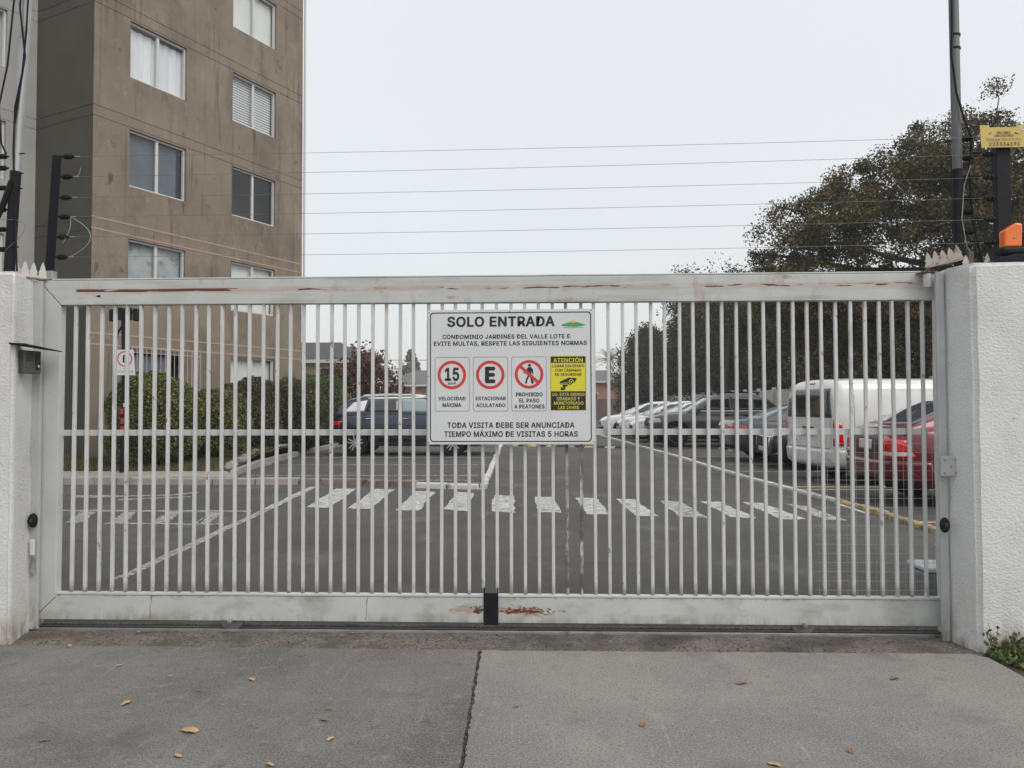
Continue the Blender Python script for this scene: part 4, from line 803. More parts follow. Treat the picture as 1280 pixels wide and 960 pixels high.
MB().prism([(-8.1, 1.94), (-.1, 1.94), (-.1, -.1), (6.6, -.1), (6.6, 9.1), (-8.1, 9.1)], HS, HS + .25).build('roof', greyw, bd, recalc=True)
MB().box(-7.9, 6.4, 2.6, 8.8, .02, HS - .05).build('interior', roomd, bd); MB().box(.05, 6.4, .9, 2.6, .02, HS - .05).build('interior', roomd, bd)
for z in (2.69, 2.93, 5.21, 5.46): MB().box(-.004, 6.505, -.006, .01, z, z + .035).build('band', bandp, bd)
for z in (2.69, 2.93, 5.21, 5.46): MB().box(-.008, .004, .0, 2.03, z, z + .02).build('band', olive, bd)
MB().tube([(6.56, -.03, .1), (6.56, -.03, HS)], .035, 8).build('downpipe', frame_w, bd, smooth=True)
def bwin(x0, x1, z0, z1, y, style, D=.10):
    f = MB(); w_ = .045
    for a in ((x0 + .003, x0 + w_, z0 + .003, z1 - .003), (x1 - w_, x1 - .003, z0 + .003, z1 - .003), (x0 + w_, x1 - w_, z0 + .003, z0 + w_), (x0 + w_, x1 - w_, z1 - w_, z1 - .003)): f.box(a[0], a[1], y + D - .04, y + D + .03, a[2], a[3])
    xm = (x0 + x1) / 2; f.box(xm - .035, xm + .035, y + D - .03, y + D + .02, z0 + w_, z1 - w_)
    o = f.build('window', frame_w, bd)
    for a, b, dd in ((x0 + w_, xm - .035, 0), (xm + .035, x1 - w_, .015)): MB().add([(a, y + D + dd, z0 + w_), (b, y + D + dd, z0 + w_), (b, y + D + dd, z1 - w_), (a, y + D + dd, z1 - w_)], [(0, 1, 2, 3)]).build('pane', wglass, o)
    yc = y + D + .10
    def cloth(m, a, b, zz0, zz1, amp, fr, name='curtain'):
        MB().grid(lambda u, v: (a + (b - a) * u, yc + amp * math.sin(u * fr) * (1 - .3 * v) + amp * .4 * math.sin(u * fr * 2.3 + 1), zz0 + (zz1 - zz0) * v), 50, 2).build(name, m, o, smooth=True)
    if style == 'sheer': cloth(curt_w, x0, x1, z0, z1 - .09, .025, 42)
    if style == 'plain': cloth(curt_p, x0, x1, z0, z1 - .02, .004, 9, 'blind')
    if style == 'greyblue': cloth(curt_g, x0, x1 - .14, z0, z1 - .05, .003, 7, 'blind')
    if style == 'half': cloth(sky_refl, x0, x1, z0, z1 - .02, .003, 7, 'blind')  # no real blind: this sheet carries the pane's painted reflection
    if style == 'blue': cloth(curt_b, x0, x1 - .3, z0, z1 - .12, .03, 60)
    if style == 'zebra':
        for k in range(18):
            q = z0 + .03 + k * .07; MB().box(x0, x1, yc, yc + .004, q, q + .042).build('blind_slat', curt_w, o)
        MB().box(x0, x1, yc + .02, yc + .024, z0, z1).build('blind_backing', slat_d, o)
    return o
sty0 = ['blue', 'dark', 'greyblue', 'sheer', 'plain', 'sheer']; sty1 = ['plain', 'plain', 'dark', 'zebra', 'plain', 'sheer']
sty0[1] = 'half'
for i, h_ in enumerate(holes): bwin(*h_, 0, (sty0 if i % 2 == 0 else sty1)[i // 2])
for i, h_ in enumerate(wh): bwin(*h_, 2.04, ['dark', 'sheer', 'greyblue', 'plain', 'dark', 'sheer'][i % 6])
# security grille over the ground floor window
gr = MB(); x0, x1, z0, z1, yo = .80, 2.66, 1.25, 2.68, -.28
for z in (z0, z0 + .5, z1 - .12, z1): gr.tube([(x0, 0, z), (x0, yo, z), (x1, yo, z), (x1, 0, z)], .009, 5)
for k in range(16): x = x0 + (x1 - x0) * k / 15; gr.tube([(x, yo, z0), (x, yo, z1), (x, 0, z1)], .008, 5)
for k in range(3): gr.tube([(x1, yo * k / 3, z0), (x1, yo * k / 3, z1)], .008, 5)
gr.build('window_grille', M('grille_paint', (.50, .40, .38), None, rough=.6), bd)

# black pole with sign and lamps in front of the large bush
pp = thing('camera_pole', 'slim black pole with dark fittings on top in front of the large bush', 'pole', (-7.75, 9.45, .12))
MB().tube([(-.05, 0, 0), (-.02, 0, 1.6), (-.05, 0, 3.0)], .038, 10).build('pole', blackm, pp, smooth=True)
MB().box(-.27, .23, -.03, .03, 2.98, 3.03).build('crossbar', blackm, pp)
for x in (-.25, -.09, .05, .2): MB().box(x - .04, x + .045, -.07, .06, 2.86 - abs(x) * .15, 3.1 - abs(x) * .2).build('floodlight', blackm, pp, bevel=.015)
MB().tube([(-.06, 0, 2.75), (-.15, 0, 2.62), (-.17, 0, 2.5)], .022, 6).build('stay', blackm, pp)
ps = thing('parking_sign', 'small white sign with a red ring E on the black pole', 'sign', (-7.73, 9.39, 2.17))
MB().prism([(-.19, .24), (.165, .24), (.205, -.235), (-.165, -.235)], -.004, 0, Mxz).build('plate', signw, ps, recalc=True)
def cir(cx, cz, r, n=32): return [(cx + r * math.cos(2 * PI * k / n), cz + r * math.sin(2 * PI * k / n)) for k in range(n)]
a_ = cir(0, .07, .145); b_ = cir(0, .07, .122); n_ = 32
MB().add([(p[0], -.006, p[1]) for p in a_ + b_], [(i, (i + 1) % n_, n_ + (i + 1) % n_, n_ + i) for i in range(n_)]).build('red_ring', M('faded_red', (.5, .06, .12), None, rough=.5), ps)
letters('E', -.035, .04, 0, .14, ink, ps, -.006, off=.04); letters('NO', -.01, .055, -.125, -.10, ink, ps, -.006); letters('ESTACIONAR', -.13, .165, -.185, -.15, ink, ps, -.006)
for k, (z, m_, x) in enumerate(((1.30, 'w', .06), (1.21, 'r', -.01), (1.03, 'r', .0), (.88, 'r', .005))):
    c_ = thing('hanging_cup', ['white and blue plastic cup tied to the black pole', 'top red plastic cup on the black pole', 'middle red plastic cup on the black pole', 'lowest red plastic cup on the black pole'][k], 'cup', (-7.76 + x, 9.37, z))
    MB().lathe([(.03, 0), (.033, .005), (.042, .11), (.036, .112)], 14).build('cup', M('cup_faded_red', (.36, .05, .045), None, rough=.6) if m_ == 'r' else signw, c_, smooth=True)
    MB().lathe([(.0345, .0), (.0385, .045)] if m_ == 'w' else [(.044, .100), (.045, .108)], 14).build('cup_rim', M('cup_blue', (.02, .05, .35), None, rough=.4) if m_ == 'w' else blackm, c_)

# ------------------------------------------------------------ cars
def wheel(parent, x, y, r, w, style, side):
    Mw = Matrix.Translation((x, y, r)) @ Matrix.Rotation(-side * PI / 2, 4, 'X')
    t = MB().lathe([(r * .64, -w / 2), (r * .93, -w / 2), (r, -w * .36), (r, w * .36), (r * .93, w / 2), (r * .66, w / 2), (r * .64, w * .38)], 32, Mw).build('wheel', tyre, parent, smooth=True)
    MB().lathe([(.002, w * .2), (r * .62, w * .18), (r * .655, w * .42), (r * .62, w * .44), (r * .61, w * .30)], 28, Mw).build('rim', rimd if style == 'spoke' else rimm, t, smooth=True)
    if style == 'spoke':
        mb = MB()
        for k in range(5):
            for dd in (-.16, .16):
                a = 2 * PI * k / 5 + .3; Ms = Mw @ Matrix.Rotation(a, 4, 'Z')
                mb.prism([(r * .08, -.018 + dd * .1), (r * .61, dd * r * .9 - .016), (r * .61, dd * r * .9 + .014), (r * .08, .018 + dd * .1)], w * .30, w * .40, Ms)
        mb.lathe([(r * .12, w * .28), (r * .12, w * .42), (r * .05, w * .43)], 12, Mw); mb.build('spokes', rimm, t, recalc=True)
    else:
        mb = MB()
        for k in range(8):
            Ms = Mw @ Matrix.Rotation(2 * PI * k / 8, 4, 'Z'); mb.prism([(r * .25, -.012), (r * .56, -.03), (r * .56, .03), (r * .25, .012)], w * .22, w * .26, Ms)
        mb.build('wheel_slots', rimd, t, recalc=True)
def interp(x, tab): return float(np.interp(x, [t[0] for t in tab], [t[1] for t in tab]))
def stations(a, b):
    out = []
    for x in sorted([*map(float, a), *map(float, b)]):
        if not out or x - out[-1] > .012: out.append(x)
    return out
def baked(o):
    dg = bpy.context.evaluated_depsgraph_get(); dg.update(); me = bpy.data.meshes.new_from_object(o.evaluated_get(dg)); o.modifiers.clear(); o.data = me
    me.shade_smooth(); me.set_sharp_from_angle(angle=R(42)); return me
def car(label, loc, rz, spec, group=None, name='parked_car', cat='car'):
    s = spec; t = thing(name, label, cat, loc, rz, group); L = s['L']; hw = s['W'] / 2; pm = s['paint']
    top = s['top']; bot = s['bot']; wid = s['wid']; r = s['r']
    N = s.get('N', 22); xs = stations(np.linspace(0, L, N), [q[0] for q in top])
    secs = []
    for x in xs:
        zt, zb, w = interp(x, top), interp(x, bot), interp(x, wid) * hw; h = zt - zb
        if s.get('van'): half = [(0, zb), (w * .80, zb), (w * .96, zb + .05), (w, zb + .2 * h), (w, zb + .42 * h), (w * .985, zb + .6 * h), (w * .94, zb + .8 * h), (w * .885, zb + .93 * h), (w * .80, zt - .02), (w * .6, zt + .01), (0, zt + .03)]
        else: half = [(0, zb), (w * .82, zb), (w * .95, zb + .04), (w * .99, zb + .25 * h), (w, zb + .5 * h), (w, zb + .68 * h), (w * .975, zb + .84 * h), (w * .93, zt - .03), (w * .86, zt), (w * .5, zt + .018), (0, zt + .022)]
        ring_ = half + [(-y, z) for y, z in half[-2:0:-1]]; secs.append([(x, y, z) for y, z in ring_])
    n = len(secs[0]); mb = MB(); mb.add([p for q in secs for p in q], [(i * n + k, i * n + (k + 1) % n, (i + 1) * n + (k + 1) % n, (i + 1) * n + k) for i in range(len(secs) - 1) for k in range(n)] + [tuple(range(n))[::-1], tuple((len(secs) - 1) * n + k for k in range(n))])
    body = mb.build('body', pm, t, smooth=True, sub=2, recalc=True)
    # wheel wells
    cut = MB()
    for x in s['axles']:
        for sd_ in (-1, 1): cut.lathe([(r * 1.17, 0), (r * 1.17, .5)], 36, Matrix.Translation((x, sd_ * (hw - .24), r * 1.02)) @ Matrix.Rotation(-sd_ * PI / 2, 4, 'X'))
    co = cut.build('cut', trim, t, recalc=True); co.hide_render = True
    bo = body.modifiers.new('w', 'BOOLEAN'); bo.operation = 'DIFFERENCE'; bo.object = co; bo.solver = 'EXACT'
    try: bo.material_mode = 'TRANSFER'
    except Exception: pass
    nv0 = len(body.data.vertices); baked(body); bpy.data.objects.remove(co)
    for x in s['axles']:
        for sd_ in (-1, 1): wheel(t, x, sd_ * (hw - .115), r, .21, s.get('rim', 'spoke'), sd_)
    zb = s['belt']; zr = s['roofz']; cab = s.get('cabin')
    def chw(z):
        k = (z - zb) / (zr - zb); return hw * (s.get('cb', .90) - (s.get('cb', .90) - s.get('ct', .68)) * k)
    if cab:
        prof = cab; x0, x1 = prof[0][0], prof[-1][0]; xs = stations(np.linspace(x0, x1, 26), [q[0] for q in prof]); secs = []
        for x in xs:
            z = max(interp(x, prof), zb - .08); b_ = zb - .12
            half = [(0, b_), (chw(zb), b_), (chw(zb), zb - .02)] if z > zb else [(0, b_), (chw(zb), b_), (chw(zb), b_ + .01)]
            zz = max(z, zb - .01)
            half += [(chw(zb + (zz - zb) * .35), zb + (zz - zb) * .35), (chw(zb + (zz - zb) * .7), zb + (zz - zb) * .7), (chw(zz) + .00, zb + (zz - zb) * .90), (chw(zz) * .93, zz - .012), (chw(zz) * .7, zz + .01), (0, zz + .025)]
            rg = half + [(-y, q) for y, q in half[-2:0:-1]]; secs.append([(x, y, q) for y, q in rg])
        n = len(secs[0]); mb = MB(); mb.add([p for q in secs for p in q], [(i * n + k, i * n + (k + 1) % n, (i + 1) * n + (k + 1) % n, (i + 1) * n + k) for i in range(len(secs) - 1) for k in range(n)] + [tuple(range(n))[::-1], tuple((len(secs) - 1) * n + k for k in range(n))])
        cbo = mb.build('cabin', s.get('cabpaint', pm), t, smooth=True, sub=1, recalc=True); baked(cbo)
    gl = s.get('glass', cglass)
    sideh = (lambda z: chw(z)) if cab else (lambda z: s['vanhw'](z))
    trees = [BVHTree.FromPolygons([v.co[:] for v in o.data.vertices], [p.vertices[:] for p in o.data.polygons]) for o in t.children if o.name.split('.')[0] in ('body', 'cabin')]
    def cast(o_, d_):
        best = None
        for tr_ in trees:
            h = tr_.ray_cast(Vector(o_), Vector(d_), 4)
            if h[0] is not None and (best is None or h[3] < best[3]): best = h
        return best
    def proj(nm, view, q, m_, off=.006, th=.012, nu=10, nv=6, sgn=1):
        """a panel laid on the body: q = four corners seen from the side (x, z), from an end (y, z) or from above (x, y)"""
        vs = []; ok = []
        for j in range(nv + 1):
            for i in range(nu + 1):
                u, v = i / nu, j / nv; a = (q[0][0] * (1 - u) + q[1][0] * u) * (1 - v) + (q[3][0] * (1 - u) + q[2][0] * u) * v; b = (q[0][1] * (1 - u) + q[1][1] * u) * (1 - v) + (q[3][1] * (1 - u) + q[2][1] * u) * v
                if view == 'side': o_, d_ = (a, sgn * 3, b), (0, -sgn, 0)
                elif view == 'rear': o_, d_ = (-2, a, b), (1, 0, 0)
                elif view == 'front': o_, d_ = (L + 2, a, b), (-1, 0, 0)
                else: o_, d_ = (a, b, 4), (0, 0, -1)
                h = cast(o_, d_); ok.append(h is not None)
                if h: nn = h[1] if h[1].dot(Vector(d_)) < 0 else -h[1]; nn = (nn - Vector(d_) * .4).normalized(); vs.append(h[0] + nn * off)
                else: vs.append(Vector((0, 0, 0)))
        fs = [(j * (nu + 1) + i, j * (nu + 1) + i + 1, (j + 1) * (nu + 1) + i + 1, (j + 1) * (nu + 1) + i) for j in range(nv) for i in range(nu)]
        fs = [f for f in fs if all(ok[k] for k in f) and max((vs[f[0]] - vs[f[k]]).length for k in (1, 2, 3)) < .45]
        if not fs: return None
        o = MB().add(vs, fs).build(nm, m_, t, smooth=True)
        bm = bmesh.new(); bm.from_mesh(o.data); bmesh.ops.delete(bm, geom=[v for v in bm.verts if not v.link_faces], context='VERTS'); bmesh.ops.recalc_face_normals(bm, faces=bm.faces)
        c = sum((f.normal * f.calc_area() for f in bm.faces), Vector()); out = {'side': Vector((0, sgn, 0)), 'rear': Vector((-1, 0, 0)), 'front': Vector((1, 0, 0)), 'top': Vector((0, 0, 1))}[view]
        if c.dot(out) < 0: bmesh.ops.reverse_faces(bm, faces=bm.faces)
        bm.to_mesh(o.data); bm.free(); o.data.shade_smooth()
        if th: sm_ = o.modifiers.new('s', 'SOLIDIFY'); sm_.thickness = th; sm_.offset = -1
        return o
    for wdw in s.get('wins', []):
        lo, hi, gm = wdw[0], wdw[1], (wdw[2] if len(wdw) > 2 else gl)
        for sd_ in (-1, 1): proj('window' if gm is not p_white else 'rear_quarter_panel', 'side', [lo[0], lo[-1], hi[-1], hi[0]], gm, .005, .008, sgn=sd_)
    for nm, (xa, za), (xb, zb_), gm, k in s.get('screens', []):
        ya, yb = sideh(za) * k, sideh(zb_) * k * .96
        proj(nm, 'front' if nm == 'windshield' else 'rear', [(-ya, za), (ya, za), (yb, zb_), (-yb, zb_)], gm, .006, .008, 14, 10)
    for pr_ in s.get('proj', []):
        nm, view, q, m_ = pr_[:4]; off = pr_[4] if len(pr_) > 4 else .008; both = pr_[5] if len(pr_) > 5 else False
        if view == 'side':
            for sd_ in (-1, 1): proj(nm, view, q, m_, off, off + .01, sgn=sd_)
        else:
            proj(nm, view, q, m_, off, off + .01)
            if both: proj(nm, view, [(-a, b) for a, b in q], m_, off, off + .01)
    # generic boxes: (name, x0,x1,|y| range,z0,z1,mat,both sides?,bevel)
    for (nm, bx, m_, both, bv) in s.get('bits', []):
        for sd_ in ((-1, 1) if both and bx[2] > 0 else (1,)):
            ya, yb = (bx[2] if bx[2] > 0 else -bx[3]) * sd_, bx[3] * sd_
            MB().box(bx[0], bx[1], min(ya, yb), max(ya, yb), bx[4], bx[5]).build(nm, m_, t, bevel=bv, seg=3)
    for (nm, poly, y0, y1, m_, bv) in s.get('prisms', []):     # side-view polygons (x,z)
        for sd_ in (-1, 1):
            a, b_ = sorted((y0 * sd_, y1 * sd_)); MB().prism(poly, a, b_, Mxz).build(nm, m_, t, bevel=bv, seg=3, recalc=True)
    # mirrors
    if 'mirror' in s:
        x, z = s['mirror']
        for sd_ in (-1, 1):
            MB().box(x - .05, x + .07, min(sd_ * hw * .93, sd_ * (hw + .14)), max(sd_ * hw * .93, sd_ * (hw + .14)), z, z + .13).build('mirror', pm, t, bevel=.03, seg=3)
    # door seams (dark thin strips set in) and handles
    for x in s.get('seams', []):
        for sd_ in (-1, 1):
            w = interp(x, wid) * hw; MB().box(x - .004, x + .004, sd_ * w - .01, sd_ * w + .003, s['seamz'][0], s['seamz'][1]).build('door_seam', trim, t)
    for x in s.get('handles', []):
        for sd_ in (-1, 1):
            w = interp(x, wid) * hw; MB().box(x, x + .17, min(sd_ * w, sd_ * (w + .028)), max(sd_ * w, sd_ * (w + .028)), s['hz'], s['hz'] + .028).build('door_handle', s.get('hm', chrome), t, bevel=.01)
    return t
# --- SUV, slate blue, beside the bushes
suv = dict(L=4.45, W=1.8, r=.345, paint=p_navy, axles=(.70, 3.34), rim='spoke', belt=1.14, roofz=1.64, cb=.93, ct=.70,
    top=[(0, .92), (.06, 1.04), (.3, 1.12), (1.0, 1.14), (3.1, 1.12), (3.5, 1.08), (4.1, 1.0), (4.36, .88), (4.45, .70)],
    bot=[(0, .48), (.15, .32), (.5, .25), (4.0, .24), (4.3, .28), (4.45, .42)], wid=[(0, .80), (.1, .90), (.35, .98), (.8, 1), (3.6, 1), (4.1, .95), (4.35, .86), (4.45, .74)],
    cabin=[(.08, 1.08), (.22, 1.30), (.50, 1.54), (.9, 1.62), (1.6, 1.655), (2.2, 1.65), (2.6, 1.60), (3.0, 1.38), (3.42, 1.10)],
    wins=[([(.98, 1.20), (1.86, 1.18)], [(1.06, 1.50), (1.84, 1.545)]), ([(1.93, 1.18), (2.95, 1.16)], [(1.92, 1.545), (2.56, 1.53)], cglass_l), ([(3.0, 1.16), (3.16, 1.16)], [(2.72, 1.44), (2.76, 1.43)])],
    screens=[('windshield', (3.36, 1.12), (2.66, 1.57), cglass_l, .9), ('rear_window', (.12, 1.14), (.42, 1.48), cglass, .82)],
    mirror=(2.92, 1.14), seams=(.95, 1.90, 3.05), seamz=(.42, 1.13), handles=(.98, 1.98), hz=.99,
    bits=[('sill', (1.15, 2.90, .80, .885, .27, .38), trim, True, .02), ('number_plate', (4.44, 4.46, 0, .2, .42, .52), platem, True, .004)],
    proj=[('taillight', 'side', [(.02, .80), (.26, .84), (.24, .92), (.02, .96)], redlens, .010), ('taillight', 'rear', [(.45, .80), (.86, .80), (.86, .94), (.45, .92)], redlens, .010, True), ('headlight', 'side', [(4.10, .66), (4.36, .62), (4.34, .74), (4.12, .76)], clearlens, .008),
          ('headlight', 'front', [(.50, .62), (.80, .62), (.80, .74), (.50, .74)], clearlens, .008, True), ('lower_cladding', 'side', [(.0, .36), (4.42, .36), (4.42, .47), (.0, .50)], trim, .006), ('side_crease_shade', 'side', [(1.0, .84), (3.1, .80), (3.1, .815), (1.0, .855)], trim, .001),  # the side crease is a black strip, its shade put into colour
          ('grille', 'front', [(-.48, .48), (.48, .48), (.48, .72), (-.48, .72)], trim, .008), ('roof_panel', 'top', [(.62, -.56), (2.5, -.56), (2.5, .56), (.62, .56)], p_white, .006), ('roof_edge_trim', 'side', [(1.0, 1.535), (2.64, 1.565), (2.5, 1.60), (1.0, 1.575)], p_white, .005),
          ('rear_window', 'rear', [(-.60, 1.18), (.60, 1.18), (.5, 1.46), (-.5, 1.46)], cglass, .006)],
    prisms=[('roof_rail', [(.80, 1.60), (2.30, 1.625), (2.25, 1.665), (1.5, 1.685), (.9, 1.66)], .54, .575, p_white, .012), ('rear_quarter_panel', [(.34, 1.17), (.93, 1.21), (1.01, 1.50), (1.30, 1.55), (1.30, 1.60), (.70, 1.58), (.36, 1.24)], .60, .602, p_white, 0),
            ('wheel_arch', [(.70 + .44 * math.cos(a), .35 + .44 * math.sin(a)) for a in np.linspace(-.1, PI + .1, 16)] + [(.70 + .395 * math.cos(a), .35 + .395 * math.sin(a)) for a in np.linspace(PI + .1, -.1, 16)], .80, .912, trim, 0),
            ('wheel_arch', [(3.34 + .44 * math.cos(a), .35 + .44 * math.sin(a)) for a in np.linspace(-.1, PI + .1, 16)] + [(3.34 + .395 * math.cos(a), .35 + .395 * math.sin(a)) for a in np.linspace(PI + .1, -.1, 16)], .80, .912, trim, 0)])
suv['prisms'] = [p for p in suv['prisms'] if p[0] != 'rear_quarter_panel']
suv['wins'].append(([(.38, 1.18), (.92, 1.20)], [(.62, 1.44), (.99, 1.50)], p_white)); suv['cabpaint'] = p_navy
car('slate blue SUV with white roof trim parked sideways at left of the lane', (-5.68, 16.8, 0), 0, suv)
# white roof skin of the SUV is drawn by a thin panel
# --- grey off-road SUV
gs = dict(L=4.35, W=1.85, r=.385, paint=p_gsuv, axles=(.85, 3.5), rim='plain', belt=1.12, roofz=1.68, cb=.93, ct=.74,
    top=[(0, .98), (.08, 1.1), (.4, 1.13), (3.0, 1.12), (3.3, 1.10), (3.9, 1.06), (4.2, .98), (4.35, .78)], bot=[(0, .55), (.2, .36), (3.9, .34), (4.35, .46)], wid=[(0, .86), (.12, .94), (.4, 1), (3.7, 1), (4.15, .94), (4.35, .82)],
    cabin=[(.05, 1.05), (.35, 1.40), (.62, 1.62), (1.2, 1.68), (2.0, 1.69), (2.3, 1.64), (2.75, 1.38), (3.2, 1.10)],
    wins=[([(.50, 1.17), (1.05, 1.17)], [(.72, 1.55), (1.05, 1.58)]), ([(1.20, 1.17), (1.70, 1.17)], [(1.13, 1.58), (1.70, 1.60)]), ([(1.76, 1.17), (2.85, 1.17)], [(1.76, 1.60), (2.3, 1.57)])],
    screens=[('windshield', (3.14, 1.13), (2.38, 1.61), cglass_l, .9), ('rear_window', (.10, 1.14), (.5, 1.52), cglass, .85)],
    mirror=(2.8, 1.14), seams=(1.14, 1.73, 2.9), seamz=(.48, 1.12), handles=(1.2, 1.82), hz=1.0, hm=trim,
    bits=[('roof_rack', (.75, 2.15, .50, .54, 1.735, 1.775), trim, True, .008), ('rack_bar', (.9, .96, 0, .54, 1.74, 1.77), trim, True, .006), ('rack_bar', (1.4, 1.46, 0, .54, 1.74, 1.77), trim, True, .006), ('rack_bar', (1.95, 2.01, 0, .54, 1.74, 1.77), trim, True, .006), ('rack_foot', (.8, .86, .50, .54, 1.67, 1.74), trim, True, 0), ('rack_foot', (2.05, 2.11, .50, .54, 1.64, 1.74), trim, True, 0)],
    proj=[('headlight', 'front', [(.50, .76), (.82, .76), (.82, .93), (.50, .91)], clearlens, .010, True), ('headlight', 'side', [(3.98, .80), (4.24, .77), (4.24, .92), (4.02, .92)], clearlens, .008), ('grille', 'front', [(-.48, .68), (.48, .68), (.48, .93), (-.48, .93)], trim, .010), ('bumper', 'front', [(-.86, .42), (.86, .42), (.84, .62), (-.84, .62)], trim, .02),
          ('bumper', 'side', [(3.98, .42), (4.33, .42), (4.33, .60), (3.98, .60)], trim, .02), ('number_plate', 'front', [(-.2, .50), (.2, .50), (.2, .60), (-.2, .60)], platem, .035), ('taillight', 'side', [(.03, .84), (.2, .84), (.2, 1.02), (.03, 1.02)], redlens, .01), ('taillight', 'rear', [(.62, .84), (.86, .84), (.86, 1.02), (.62, 1.02)], redlens, .01, True),
          ('chrome_trim', 'side', [(.50, 1.15), (2.9, 1.15), (2.9, 1.165), (.50, 1.165)], chrome, .008), ('lower_cladding', 'side', [(.0, .44), (4.3, .44), (4.3, .52), (.0, .52)], trim, .006)])
car('grey SUV with a black roof rack parked nose to the lane', (7.85, 20.95, 0), PI, gs)
# --- white cars far down the row
wc = dict(L=4.3, W=1.76, r=.32, paint=p_white, axles=(.78, 3.42), rim='spoke', belt=1.0, roofz=1.5, cb=.92, ct=.68,
    top=[(0, .85), (.1, .97), (.4, 1.02), (3.0, .98), (3.5, .92), (4.0, .84), (4.22, .72), (4.3, .58)], bot=[(0, .42), (.2, .24), (4.0, .2), (4.3, .32)], wid=[(0, .8), (.15, .92), (.5, 1), (3.5, 1), (4.05, .92), (4.3, .74)],
    cabin=[(.12, .98), (.4, 1.25), (.75, 1.44), (1.4, 1.5), (1.9, 1.49), (2.4, 1.38), (2.9, 1.18), (3.4, .96)],
    wins=[([(.75, 1.06), (1.75, 1.04)], [(.95, 1.36), (1.74, 1.41)]), ([(1.81, 1.04), (2.9, 1.02)], [(1.81, 1.41), (2.28, 1.37)])],
    screens=[('windshield', (3.30, .99), (2.36, 1.41), cglass_l, .9), ('rear_window', (.16, 1.04), (.62, 1.38), cglass, .85)],
    mirror=(2.75, 1.02), seams=(1.78, 2.95), seamz=(.36, 1.0), handles=(.95, 1.88), hz=.9, hm=p_white,
    bits=[],
    proj=[('headlight', 'front', [(.40, .60), (.76, .64), (.76, .73), (.42, .68)], clearlens, .008, True), ('headlight', 'side', [(3.86, .72), (4.14, .64), (4.16, .72), (3.90, .79)], clearlens, .006), ('grille', 'front', [(-.42, .46), (.42, .46), (.46, .62), (-.46, .62)], trim, .008), ('air_intake', 'front', [(-.55, .30), (.55, .30), (.6, .40), (-.6, .40)], trim, .006),
          ('number_plate', 'front', [(-.2, .40), (.2, .40), (.2, .49), (-.2, .49)], platem, .018), ('taillight', 'rear', [(.5, .78), (.82, .78), (.82, .92), (.5, .90)], redlens, .01, True), ('taillight', 'side', [(.04, .80), (.3, .82), (.25, .92), (.04, .92)], redlens, .01), ('fog_light', 'front', [(.60, .34), (.70, .34), (.70, .46), (.62, .46)], trim, .01, True)])
w3 = car('nearest of the three white cars, beside the grey SUV', (7.65, 24.0, 0), PI, wc, 'white cars parked down the row')
for lab_, p_ in (('middle of the three white cars parked down the row', (7.45, 26.8, 0)), ('farthest white car in the row, next to the white entrance sign edge', (6.95, 29.6, 0))):
    c_ = copy_tree(w3); c_.location = p_; c_['label'] = lab_
# --- blue grey sedan, rear to the lane
sd4 = dict(L=4.6, W=1.8, r=.33, paint=p_sed, axles=(.98, 3.72), rim='spoke', belt=.93, roofz=1.40, cb=.90, ct=.64,
    top=[(0, .86), (.06, .96), (.25, 1.0), (.8, .99), (1.4, .96), (3.2, .93), (3.9, .86), (4.4, .74), (4.6, .56)], bot=[(0, .42), (.2, .26), (.6, .2), (4.2, .2), (4.6, .32)], wid=[(0, .82), (.12, .92), (.5, 1), (3.8, 1), (4.35, .9), (4.6, .72)],
    cabin=[(.55, .95), (1.0, 1.16), (1.45, 1.32), (1.9, 1.40), (2.4, 1.41), (2.75, 1.35), (3.1, 1.15), (3.6, .92)],
    wins=[([(1.35, 1.0), (2.2, .98)], [(1.66, 1.26), (2.2, 1.32)]), ([(2.27, .98), (3.2, .96)], [(2.26, 1.32), (2.72, 1.28)])],
    screens=[('windshield', (3.5, .95), (2.8, 1.33), cglass_l, .9), ('rear_window', (.72, 1.00), (1.62, 1.345), cglass_l, .86)],
    mirror=(3.05, .98), seams=(1.3, 2.24, 3.25), seamz=(.34, .93), handles=(1.42, 2.34), hz=.85,
    bits=[('exhaust', (.0, .2, .48, .56, .22, .27), chrome, True, .02)],
    proj=[('taillight', 'rear', [(.36, .76), (.80, .76), (.80, .87), (.38, .86)], redlens, .010, True), ('taillight', 'side', [(.04, .77), (.34, .81), (.26, .87), (.04, .88)], redlens, .010), ('number_plate', 'rear', [(-.24, .60), (.24, .60), (.24, .72), (-.24, .72)], platem, .014), ('chrome_strip', 'rear', [(-.36, .80), (.36, .80), (.36, .83), (-.36, .83)], chrome, .012),
          ('diffuser', 'rear', [(-.7, .30), (.7, .30), (.7, .40), (-.7, .40)], trim, .012), ('boot_seam', 'rear', [(-.72, .545), (.72, .545), (.72, .555), (-.72, .555)], trim, .002)])
car('blue grey sedan parked tail to the lane between the grey SUV and white van', (4.5, 14.35, 0), 0, sd4)
